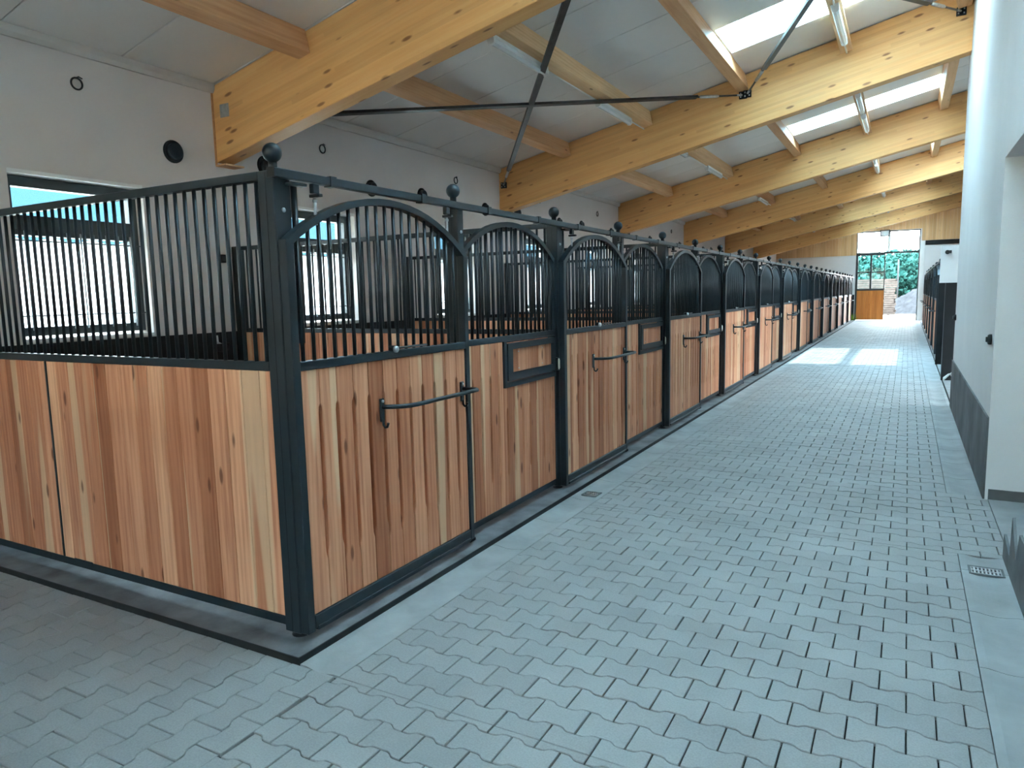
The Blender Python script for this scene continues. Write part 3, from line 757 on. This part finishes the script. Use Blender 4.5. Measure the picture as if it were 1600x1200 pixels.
# --- sliding door (local origin: x = -2.45, y = post centre, z = 0)
DYA, DYB = -.05, 1.445
def door_parts(root):
    MB().bbox(-.025, .025, DYA, DYA+.047, .06, 1.915, .003).build('stile', 'steel', root)
    MB().bbox(-.025, .025, DYB-.042, DYB, .06, 1.915, .003).build('stile', 'steel', root)
    MB().bbox(-.024, .0245, DYA+.047, DYB-.042, 1.318, 1.36, .003).build('rail', 'steel', root)
    MB().bbox(-.024, .0245, DYA+.047, DYB-.042, .075, .138, .003).build('rail', 'steel', root)
    MB().bbox(.0, .03, DYA+.06, DYB-.05, .062, .085, .003).build('guide_lip', 'steel', root)
    arch_mb(DYA, DYB, 1.905, .255, -.025, .025, .034).build('arch', 'steel', root)
    edges = [.002+.118*i for i in range(12)] + [DYB-.042]
    for i in range(12):
        w = edges[i+1]-edges[i]; sl = (.38+.04*math.sin(i*2.1), 1.15)
        me = board_mesh('plank', w, .138, 1.318, sl if i > 0 else None, sl if i < 11 else None)
        put('plank', me, root, (-.004, (edges[i]+edges[i+1])/2, 0), math.pi/2)
    for i in range(19):
        y = .039 + BARP*i
        if y > DYB-.055: break
        MB().tube([(0, y, 1.358), (0, y, arch_z(y, DYA, DYB, 1.905, .255)-.028)], .0098, 8).build('bar', 'steel', root)
    # blanket bar with two plates and hooks
    bb = MB().tube([(.028, .56, 1.07), (.06, .575, 1.07), (.115, .61, 1.07), (.14, .655, 1.07), (.15, .71, 1.07), (.15, 1.25, 1.07), (.148, 1.325, 1.07), (.13, 1.345, 1.07), (.03, 1.345, 1.07)], .0125, 10).build('blanket_bar', 'steel', root)
    for y in (.56, 1.345):
        MB().bbox(.018, .030, y-.017, y+.017, .99, 1.115, .004).build('plate', 'steel', bb)
        MB().tube([(.03, y, 1.0), (.031, y, .972), (.042, y, .960), (.056, y, .964), (.064, y, .985)], .007, 8).build('hook', 'steel', bb)
        MB().lathe([(.008, 0), (.008, .006)], 8, 0, (.03, y, 1.10)).build('bolt', 'zinc', bb)
    la = MB().tube([(.012, .66, 1.372), (.012, 1.0, 1.372)], .006, 6).build('latch', 'steel', root)
    MB().bbox(-.004, .03, .665, .70, 1.36, 1.388, .004).build('latch_body', 'steel', la)
    MB().lathe([(.014, 0), (.018, .006), (.018, .018), (.012, .024)], 12, 0, (.026, .683, 1.368)).build('knob', 'zinc', la)
    for y in (.17, 1.27):
        hg = MB().tube([(0, y, arch_z(y, DYA, DYB, 1.905, .255)-.05), (0, y, 2.14)], .0075, 8).build('hanger', 'zinc', root)
        MB().bbox(-.025, .04, y-.012, y+.012, 2.118, 2.132, .002).build('nut_plate', 'steel', hg)
        MB().bbox(-.014, .014, y-.02, y+.02, 2.135, 2.179, .003).build('roller', 'steel', hg)
        MB().lathe([(.012, 0), (.012, .014)], 6, 2, (0, y, 2.095)).build('nut', 'zinc', hg)
    MB().bbox(-.02, .03, DYB-.06, DYB+.004, .056, .075, .002).build('floor_guide', 'black', root)
def joined(mb_list, name, material, root, kind='stuff'):
    big = MB()
    for mb in mb_list: big.add(mb.v, mb.f)
    o = big.build(name, material, root); o['kind'] = kind; return o
def mesh_to_mb(me, loc, rz=0):
    c, s = math.cos(rz), math.sin(rz); mb = MB()
    mb.add([(v.co.x*c-v.co.y*s+loc[0], v.co.x*s+v.co.y*c+loc[1], v.co.z+loc[2]) for v in me.vertices], [tuple(p.vertices) for p in me.polygons]); return mb
def door_far(root):
    MB().box(-.025, .025, DYA, DYA+.047, .06, 1.915).build('stile', 'steel', root); MB().box(-.025, .025, DYB-.042, DYB, .06, 1.915).build('stile', 'steel', root)
    MB().box(-.024, .0245, DYA+.047, DYB-.042, 1.318, 1.36).build('rail', 'steel', root); MB().box(-.024, .0245, DYA+.047, DYB-.042, .075, .138).build('rail', 'steel', root)
    arch_mb(DYA, DYB, 1.905, .255, -.025, .025, .034, 12).build('arch', 'steel', root)
    bm_ = []
    for i in range(12):
        a = .002+.118*i; b = min(a+.118, DYB-.042); bm_.append(MB().box(-.022, .014, a+.0015, b-.0015, .138, 1.318))
    joined(bm_, 'boarding', 'larch_far', root)
    joined([MB().tube([(0, .039+BARP*i, 1.358), (0, .039+BARP*i, arch_z(.039+BARP*i, DYA, DYB, 1.905, .255)-.028)], .0098, 6) for i in range(19)], 'bar_grille', 'steel', root)
    MB().tube([(.028, .56, 1.07), (.115, .61, 1.07), (.15, .71, 1.07), (.15, 1.30, 1.07), (.13, 1.345, 1.07), (.03, 1.345, 1.07)], .0125, 6).build('blanket_bar', 'steel', root)
# --- fixed front panel (same local origin); front plane x = -2.505 -> local -.055
FYA, FYB = 1.508, 2.890
FX0, FX1 = -.095, -.055
def hatch_frame(): return 2.017, 2.872, .985, 1.318
def front_parts(root):
    MB().bbox(FX0, FX1, FYA, FYA+.04, .06, 1.94, .003).build('stile', 'steel', root)
    MB().bbox(FX0, FX1, FYB-.022, FYB, .06, 1.94, .003).build('stile', 'steel', root)
    MB().bbox(FX0, FX1, FYA+.04, FYB-.022, 1.318, 1.358, .003).build('rail', 'steel', root)
    MB().bbox(FX0, FX1, FYA+.04, FYB-.022, .075, .118, .003).build('rail', 'steel', root)
    arch_mb(FYA, FYB, 1.93, .235, FX0, FX1, .034).build('arch', 'steel', root)
    ed = [FYA+.04, 1.597, 1.715] + [1.715+.118*i for i in range(1, 10)]; ed = [e for e in ed if e < FYB-.03] + [FYB-.022]
    for i in range(len(ed)-1):
        w = ed[i+1]-ed[i]; mid = (ed[i]+ed[i+1])/2
        top = 1.318 if ed[i+1] <= 2.02 else .985
        if ed[i] < 2.017 < ed[i+1]:
            MBx = [(ed[i], 2.015, 1.318), (2.015, ed[i+1], .985)]
        else: MBx = [(ed[i], ed[i+1], top)]
        for a, b, tp in MBx:
            sl = (.33, 1.10 if tp > 1.2 else .84)
            if b-a < .05: sl = None
            put('plank', board_mesh('plank', b-a, .118, tp, sl if i > 0 and a == ed[i] else None, sl if i < len(ed)-2 and b == ed[i+1] else None, .034), root, (FX0+.021, (a+b)/2, 0), math.pi/2)
    # feed hatch
    ha, hb, h0, h1 = hatch_frame()
    hf = grid_wall(0, FX0, FX1+.012, (ha, hb-.004), (h0, h1), [(ha+.034, hb-.022, h0+.034, h1-.008)]).build('hatch_surround', 'steel', root)
    ht = grid_wall(0, FX0+.012, FX1+.018, (ha+.042, hb-.024), (h0+.048, h1-.018), [(ha+.115, hb-.065, h0+.10, h1-.06)]).build('feed_hatch', 'steel', root)
    e = [ha+.115] + [ha+.115+.1125*i for i in range(1, 6)] + [hb-.065]
    for i in range(6):
        put('hatch_plank', board_mesh('hatch_plank', e[i+1]-e[i], h0+.10, h1-.06, None, None, .02), ht, (FX1-.012, (e[i]+e[i+1])/2, 0), math.pi/2)
    for y in (ha+.235, hb-.23):
        for z in (h0+.125, h1-.085): MB().lathe([(.006, 0), (.004, .004)], 8, 0, (FX1-.003, y, z)).build('screw', 'zinc', ht)
    for i in range(19):
        y = FYA + .06 + BARP*i
        if y > FYB-.03: break
        MB().tube([(-.075, y, 1.356), (-.075, y, arch_z(y, FYA, FYB, 1.93, .235)-.028)], .0098, 8).build('bar', 'steel', root)
    sp_ = MB().bbox(-.05, -.02, FYB-.045, FYB-.008, 1.03, 1.135, .004).build('strike_plate', 'steel', root)
    MB().lathe([(.004, -.045), (.009, -.03), (.009, .03), (.004, .045)], 10, 2, (-.016, FYB-.026, 1.083)).build('catch', 'brass', sp_)
def front_far(root):
    MB().box(FX0, FX1, FYA, FYA+.04, .06, 1.94).build('stile', 'steel', root); MB().box(FX0, FX1, FYB-.022, FYB, .06, 1.94).build('stile', 'steel', root)
    MB().box(FX0, FX1, FYA+.04, FYB-.022, 1.318, 1.358).build('rail', 'steel', root); MB().box(FX0, FX1, FYA+.04, FYB-.022, .075, .118).build('rail', 'steel', root)
    arch_mb(FYA, FYB, 1.93, .235, FX0, FX1, .034, 12).build('arch', 'steel', root)
    ha, hb, h0, h1 = hatch_frame()
    bm_ = []; y = FYA+.04
    while y < FYB-.03:
        b = min(y+.118, FYB-.022); bm_.append(MB().box(FX0+.004, FX1-.006, y+.0015, b-.0015, .118, 1.318 if b < ha else h0)); y += .118
    joined(bm_, 'boarding', 'larch_far', root)
    ht = grid_wall(0, FX0+.004, FX1+.018, (ha, hb-.004), (h0, h1), [(ha+.115, hb-.065, h0+.10, h1-.06)]).build('feed_hatch', 'steel', root)
    MB().box(FX1-.03, FX1-.008, ha+.11, hb-.06, h0+.09, h1-.05).build('hatch_board', 'larch_far', ht)
    joined([MB().tube([(-.075, FYA+.06+BARP*i, 1.356), (-.075, FYA+.06+BARP*i, arch_z(FYA+.06+BARP*i, FYA, FYB, 1.93, .235)-.028)], .0098, 6) for i in range(18)], 'bar_grille', 'steel', root)
NFULL = 6
doors = []
d0 = thing('sliding_stall_door', '', 'stall door'); door_parts(d0)
dF = thing('sliding_stall_door', '', 'stall door'); door_far(dF)
f0 = thing('stall_facade', '', 'stall front'); front_parts(f0)
fF = thing('stall_facade', '', 'stall front'); front_far(fF)
def place(proto, used, loc, rz, label, group):
    o = copy_tree(proto) if used.get(proto.name) else proto
    used[proto.name] = 1
    o.location = loc; o.rotation_euler = (0, 0, rz); o['label'] = label; o['group'] = group
    return o
used = {}
for k in range(NST):
    near = k < NFULL
    place(d0 if near else dF, used, (-2.45, Y0+S*k, 0), 0, 'sliding door of larch boards under an arched grille, %s stall from the near corner' % ORD[k], 'sliding doors of the long stall row')
    place(f0 if near else fF, used, (-2.45, Y0+S*k, 0), 0, 'fixed stall front with arched grille and feed hatch, %s stall from the near corner' % ORD[k], 'fixed fronts of the long stall row')
# --- posts with ball finials
def post(label, x, y, hw, group, near, foot=True):
    zb = .027; t = thing('stall_post', label, 'post', (x, y, zb), group=group)
    H = 2.22-zb
    MB().bbox(-.05, .05, -hw, hw, .026, H, .004).build('shaft', 'steel', t)
    MB().lathe([(.020, H), (.020, H+.055)], 12).build('neck', 'steel', t)
    MB().sphere((0, 0, 2.303-zb), .0435, 20 if near else 12, 12 if near else 8).build('ball_finial', 'steel', t)
    MB().lathe([(.042 if hw > .04 else .028, 0), (.042 if hw > .04 else .028, .006), (.02, .010), (.02, .027)], 14).build('foot', 'black', t)
    if near:
        for z in (2.02,): MB().lathe([(.011, 0), (.011, .004), (.006, .009)], 10, 0, (.05, 0, z)).build('cap_bolt', 'zinc', t)
        MB().bbox(-.0008, .0008, -hw-.0012, -hw+.0002, .03, H-.01, .0003).build('seam', 'black', t)
    if near and hw > .04: MB().tube([(.033, .085, 1.44-zb), (.033, .085, 2.165-zb)], .015, 10).build('stop_rod', 'steel', t)
for k in range(NST+1):
    lab = 'anthracite corner post with ball finial at the near end of the stalls' if k == 0 else 'anthracite main post with ball finial, %s from the near corner post' % ORD[k-1]
    post(lab, XP, Y0+S*k, .05, 'main posts of the long stall row', k < 4)
    if k < NST: post('slim post with ball finial beside the sliding door of the %s stall' % ORD[k], XP, Y0+S*k+S/2, .032, 'middle posts of the long stall row', k < 3)
# --- door track
tr = thing('door_track', 'long anthracite sliding track running along the stall tops', 'track', (-2.45, Y0-.085, 2.18))
MB().bbox(-.018, .018, 0, NST*S+.1, 0, .04, .003).build('rail', 'steel', tr)
for k in range(NST*4):
    y = .085 + .28 + k*S/4
    MB().box(-.023, .023, y-.02, y+.02, -.004, .045).build('sleeve', 'steel', tr)
MB().box(-.025, .02, -.004, 0, -.002, .042).build('end_cap', 'black', tr)
for k in range(4):
    MB().bbox(-.03, .012, .10+S*k, .20+S*k, -.022, -.008, .003).build('stop_block', 'steel', tr)
# --- partitions
def partition_full(root, first):
    """local x measured from the front post line towards the wall (negative), origin at y of its middle"""
    a, b = -3.66, -.05
    MB().bbox(a, b, -.022, .022, 2.125, 2.165, .003).build('top_rail', 'steel', root)
    MB().bbox(a, b, -.022, .022, 1.263, 1.305, .003).build('middle_rail', 'steel', root)
    MB().bbox(a, b, -.022, .022, .025, .068, .003).build('bottom_rail', 'steel', root)
    MB().bbox(a-.09, a, -.045, .045, 0, 2.165, .004).build('wall_post', 'steel', root)
    MB().bbox(-1.925, -1.909, -.021, .021, .068, 1.263, .002).build('divider', 'steel', root)
    ed = [-.05]
    e = -.13
    while e > -1.85: ed.append(e); e -= .1205
    ed += [-1.909]
    for i in range(len(ed)-1):
        put('plank', board_mesh('plank', ed[i]-ed[i+1], .068, 1.263, None, None, .036), root, ((ed[i]+ed[i+1])/2, 0, 0))
    ed = [-1.925, -2.002]; e = -2.002-.1205
    while e > a+.05: ed.append(e); e -= .1205
    ed += [a]
    for i in range(len(ed)-1):
        put('plank', board_mesh('plank', ed[i]-ed[i+1], .068, 1.263, None, None, .036), root, ((ed[i]+ed[i+1])/2, 0, 0))
    bm_ = MB().tube([(0, 0, 1.304), (0, 0, 2.127)], .0098, 8).mesh('bar', 'steel')
    x = -.085
    while x > a+.02:
        put('bar', bm_, root, (x, 0, 0)); x -= BARP
    if first: MB().bbox(-1.80, -1.62, -.026, -.021, .062, .078, .001).build('joint_plate', 'steel', root)
def partition_far(root):
    a, b = -3.66, -.05
    for nm, z0, z1 in (('top_rail', 2.125, 2.165), ('middle_rail', 1.263, 1.305), ('bottom_rail', .025, .068)): MB().box(a, b, -.022, .022, z0, z1).build(nm, 'steel', root)
    bm_ = []; x = b
    while x > a+.02: bm_.append(MB().box(max(x-.119, a), x-.0015, -.018, .018, .068, 1.263)); x -= .1205
    joined(bm_, 'boarding', 'larch_far', root)
    joined([MB().tube([(-.085-BARP*i, 0, 1.304), (-.085-BARP*i, 0, 2.127)], .0098, 5) for i in range(50)], 'bar_grille', 'steel', root)
p0 = thing('stall_partition', '', 'partition'); partition_full(p0, True)
pF = thing('stall_partition', '', 'partition'); partition_far(pF)
for k in range(NST):
    if k == 0: lab = 'boarded side wall of the first stall with tall bar grille facing the near passage'
    else: lab = 'boarded and barred partition between the %s and %s stalls' % (ORD[k-1], ORD[k])
    place(p0 if k < 4 else pF, used, (XP, Y0+S*k+(-.026 if k == 0 else 0), .055), 0, lab, 'partitions of the long stall row')

place(pF, used, (XP, -1.35, .055), 0, 'boarded and barred side of the stall across the near passage', 'partitions of the long stall row')
post('corner post of the stall across the near passage', XP, -1.35, .05, 'main posts of the long stall row', False)
# ------------------------------------------------------------------ far right: wash bay walls and second stall row
t = thing('wash_bay_wall', 'black sheeted partition past the white wall, nearer of two', 'partition', (2.6, 14.6, 0))
MB().bbox(-2.02, 1.98, 0, .12, 0, 1.705, .004).build('panel', 'black', t); MB().bbox(-2.03, -2.02, 0, .12, 0, 1.705, .002).build('edge_strip', 'steel', t)
t = thing('wash_bay_wall', 'black sheeted wall with white upper part at the end of the far stalls', 'partition', (2.6, 17.62, 0))
MB().box(-2.02, 1.98, .012, .16, 0, 2.50).build('core', 'plaster', t); MB().bbox(-2.03, 1.98, 0, .012, 0, 1.72, .003).build('panel', 'black', t)
t = thing('wall_lamp', 'small black lamp high on the white wash bay wall', 'lamp', (.72, 17.632, 2.36))
MB().bbox(-.05, .05, -.03, 0, -.03, .03, .005).build('base', 'black', t); MB().tube([(0, -.02, 0), (-.03, -.10, -.01)], [.03, .045], 10).build('head', 'black', t)
for i, (y, z, lab) in enumerate(((6.62, 1.227, 'black round switch on the white wall beside the doorway corner'), (11.30, 1.226, 'small black switch at the far edge of the white wall'))):
    t = thing('wall_switch', lab, 'switch', (XR-.001, y, z))
    MB().lathe([(.040, 0), (.040, -.018), (.034, -.026)], 20, 0).build('base', 'black', t); MB().bbox(-.040, -.026, -.014, .014, -.020, .020, .003).build('rocker', 'steel', t)
t = thing('downpipe_cap', 'small white curled plastic scoop at the far end of the dark dado', 'scoop', (XR-.012, 11.42, .40))
vs = []; fs = []
for i in range(7):
    a = math.pi*i/6
    for j, (r, h) in enumerate(((.015, .0), (.05, .03), (.07, .09))): vs.append((-.005-h*.9-r*.2, -r*math.cos(a)*.9, r*math.sin(a)*.7 - h*1.1 + .05))
for i in range(6):
    for j in range(2): fs.append((i*3+j, (i+1)*3+j, (i+1)*3+j+1, i*3+j+1))
MB().add(vs, fs).build('shell', 'white', t); MB().bbox(-.012, 0, -.02, .02, .02, .07, .003).build('tab', 'white', t)
NR = 6
RX = .62
for k in range(NR):
    y = 18.05 + S*(k+1)
    place(dF, used, (RX, y, 0), math.pi, 'sliding door under an arched grille in the far row opposite, %s stall' % ORD[k], 'sliding doors of the opposite row')
    place(fF, used, (RX, y, 0), math.pi, 'fixed stall front in the far row opposite, %s stall' % ORD[k], 'fixed fronts of the opposite row')
for k in range(NR+1):
    post('anthracite post with ball finial in the far row opposite, %s along' % ORD[k], RX+.08, 18.05+S*k, .05, 'posts of the opposite row', False)
tr = thing('door_track', 'sliding track along the tops of the opposite stall row', 'track', (RX, 18.0, 2.18))
MB().bbox(-.018, .018, 0, NR*S+.1, 0, .04, .003).build('rail', 'steel', tr)
for k in range(1, NR+1):
    place(pF, used, (XF-.0, 18.05+S*k, .055), 0, 'boarded partition behind the opposite row, %s along' % ORD[k-1], 'partitions of the opposite row')

# ------------------------------------------------------------------ end door
t = thing('door_1', 'tall glazed end door with one leaf open to the yard', None, (0, YE+.1, 0), kind='structure')
TZ = 3.36
MB().box(DX0, DX0+.06, -.05, .05, 0, DZ1).build('door_frame', 'frame', t); MB().box(DX1-.05, DX1, -.05, .05, 0, DZ1).build('door_frame', 'frame', t)
MB().box(DX0, DX1, -.05, .05, DZ1-.05, DZ1).build('door_frame', 'frame', t); MB().box(DX0, DX1, -.05, .05, TZ, TZ+.09).build('transom', 'frame', t)
MB().box(-.98, -.86, -.04, .04, TZ+.09, DZ1-.05).build('mullion', 'white', t)
for a, b in ((DX0+.06, -.98), (-.86, DX1-.05)): MB().box(a, b, -.004, .004, TZ+.09, DZ1-.05).build('pane', 'glass', t)
lx0, lx1 = DX0+.06, -1.05
lf = grid_wall(1, -.03, .03, (lx0, lx1), (.02, TZ), [(lx0+.05, (lx0+lx1)/2-.045, 1.62, 2.42), ((lx0+lx1)/2+.045, lx1-.05, 1.62, 2.42), (lx0+.05, (lx0+lx1)/2-.045, 2.48, TZ-.06), ((lx0+lx1)/2+.045, lx1-.05, 2.48, TZ-.06)]).build('door_leaf', 'frame', t)
for a, b in ((lx0+.05, (lx0+lx1)/2-.045), ((lx0+lx1)/2+.045, lx1-.05)):
    for c, d in ((1.62, 2.42), (2.48, TZ-.06)): MB().box(a, b, -.004, .004, c, d).build('pane', 'glass', lf)
x = lx0+.03
while x < lx1-.05:
    w = min(.105, lx1-.02-x); MB().bbox(x, x+w-.003, -.045, -.028, .03, 1.52, .002).build('door_board', 'larch_end', lf); x += .105
portal('door_portal', ((DX0+DX1)/2, YE+.28, 2.25), (0, -1, 0), DX1-DX0, 4.5)
t = thing('exit_lamp', 'small grey framed lamp box above the end door', 'lamp', (-1.12, YE-.06, DZ1-.12))
grid_wall(1, -.05, .05, (-.22, .22), (-.16, .16), [(-.18, .18, -.12, .12)]).build('housing', 'frame', t); MB().box(-.18, .18, -.01, .02, -.12, .12).build('lens', 'lens', t)
t = thing('leaning_rail', 'short metal bar fixed at the end of the stall row', 'bar', (-2.75, YE-.05, 1.1))
MB().tube([(-.2, 0, 0), (-.2, -.1, 0), (.2, -.1, 0), (.2, 0, 0)], .02, 8).build('tube', 'zinc', t)
tag(MB().box(DX1+.02, DX1+.2, YE-.03, YE-.001, 0, 3.9).build('trim_20', 'white'), None, None, None, 'structure')

# ------------------------------------------------------------------ outside
struct(MB().box(-60, 60, -40, 120, -.3, -.06), 'ground_outside', 'yard', 'pale dusty yard outside')
struct(MB().box(-14.9, XL-.35, -6, 42, -.2, .0), 'ground_slab', 'apron', 'added pale slab outside the stall windows, bouncing daylight inside')  # added to throw daylight up through the windows onto the ceiling
struct(MB().box(-8, 8, YE+.31, 48.6, -.2, .0), 'ground_slab', 'apron', 'pale sandy apron outside the end door')
struct(MB().box(-16, 12, -19.9, YB-.31, -.2, .0), 'ground_slab', 'apron', 'added unseen pale slab outside the gate, bouncing daylight inside')  # unseen slab added to bounce daylight in through the gate glazing
def tree(x, y, h, r, seed, label):
    rr = random.Random(seed)
    t = thing('tree', label, 'tree', (x, y, -.06), group='trees beyond the yard')
    MB().tube([(0,0,0), (.1,0,h*.3), (0,.1,h*.6)], [r*.08, r*.06, r*.03], 8).build('trunk', 'bark', t)
    mb = MB()
    for i in range(3200):
        u = rr.uniform(-1, 1); a = rr.uniform(0, 6.28); q = math.sqrt(1-u*u); d = rr.uniform(.55, 1)
        c = Vector((q*math.cos(a)*r*d, q*math.sin(a)*r*d, h*.55 + u*h*.45*d)); s = rr.uniform(.16, .36)
        ax = Vector((rr.uniform(-1,1), rr.uniform(-1,1), rr.uniform(-1,1))).normalized(); bx = ax.orthogonal().normalized(); cx_ = ax.cross(bx)
        vs = [c+bx*s, c+cx_*s*.7+ax*s*.2, c-bx*s, c-cx_*s*.7+ax*s*.2, c+ax*s*.5]
        mb.add(vs, [(0,1,4), (1,2,4), (2,3,4), (3,0,4), (0,3,2,1)])
    o = mb.build('foliage', 'leaf', t); o['kind'] = 'stuff'
for i, (x, y, h, r, lab) in enumerate(((-6.2, 62, 4.3, 3.4, 'leafy tree seen through the left panes of the end door'), (-4.6, 70, 4.8, 3.7, 'broad tree behind the timber stack'), (-1.0, 79, 5.3, 3.9, 'dense tree behind the pale pole'), (2.3, 89, 5.9, 4.4, 'tree beyond the gravel heap'), (5.6, 99, 6.2, 4.9, 'tree at the edge of the open door leaf'))): tree(x, y, h, r, 11+i, lab)
t = thing('utility_pole', 'thin pale pole in front of the trees', 'pole', (-.72, 64, -.06)); MB().tube([(0,0,0), (0,0,3.9)], [.075, .06], 10).build('shaft', 'pole', t); MB().lathe([(.10, 0), (.10, .05), (.075, .08)], 10).build('base_collar', 'pole', t)
# timber stack
t = thing('timber_stack', 'stack of pale planks seen beside the open door leaf', 'timber', (-2.2, 50, -.06))
rr = random.Random(3)
for k in range(16):
    for j in range(2):
        MB().bbox(-1.6+rr.uniform(-.1, .1), 1.55+rr.uniform(-.08, .08), -.6+j*.62, -.02+j*.62, .1+k*.135, .1+k*.135+.118, .004).build('plank', 'timber_out', t)
for x in (-1.2, 0, 1.2): MB().box(x-.06, x+.06, -.6, .6, 0, .1).build('bearer', 'timber_out', t)
# gravel heap
vs = []; fs = []; rr = random.Random(5); nx, ny = 26, 20
for j in range(ny+1):
    for i in range(nx+1):
        u, v = i/nx*2-1, j/ny*2-1; d = math.hypot(u, v); z = max(0, 1-d)**.9*1.9
        vs.append((u*3.0+rr.uniform(-.05, .05), v*2.6+rr.uniform(-.05, .05), z + (rr.uniform(-.05, .07) if d < .97 else -.02)))
for j in range(ny):
    for i in range(nx): a = j*(nx+1)+i; fs.append((a, a+1, a+nx+2, a+nx+1))
tag(MB().add(vs, fs).build('gravel_heap', 'gravel', None, (1.0, 56, -.06)), 'pale gravel heap in the yard outside the open door', 'gravel heap')
# grass tuft by the end door
mb = MB(); rr = random.Random(9)
for i in range(70):
    x, y = rr.gauss(0, .09), rr.gauss(0, .06); h = rr.uniform(.15, .45); a = rr.uniform(0, 6.28); dx, dy = math.cos(a), math.sin(a)
    mb.add([(x-dy*.008, y+dx*.008, 0), (x+dy*.008, y-dx*.008, 0), (x+dx*h*.15, y+dy*h*.15, h*.6), (x+dx*h*.25, y+dy*h*.25, h)], [(0,1,2), (1,3,2), (0,2,3)])
tag(mb.build('grass_tuft', 'grass', None, (-2.5, YE-.30, 0)), 'green grass tuft at the foot of the end door', 'grass', None, 'stuff')
# neighbouring barn seen through the stall windows
t = thing('neighbour_barn', 'white barn with blue corrugated roof outside the stall windows', 'building', (-15, 16, -.06))
MB().box(-6, 0, -26, 30, 0, 3.05).build('wall', 'whitewall', t)
n_ = 150; vs = []; fs = []
for i in range(n_+1):
    y = -27 + 58*i/n_; z = .05*(1 if i % 2 else -1)
    vs += [(.6, y, 2.95+z), (-6.5, y, 5.2+z)]
for i in range(n_): fs.append((2*i, 2*i+2, 2*i+3, 2*i+1))
MB().add(vs, fs).build('roof', 'blueroof', t)
t = thing('sky_blocker', 'added unseen cream block behind the viewpoint, screening blue sky and bouncing warm light', 'building', (-3, -20, -.06))  # unseen block added to hide the blue sky and return warm light
MB().box(-25, 25, -4, 0, 0, 6.5).build('wall', 'cream', t)
MB().prism([(-5, 6.4), (1, 6.4), (-2, 8.5)], 0, -25.5, 25.5).build('roof', 'timber_out', t)
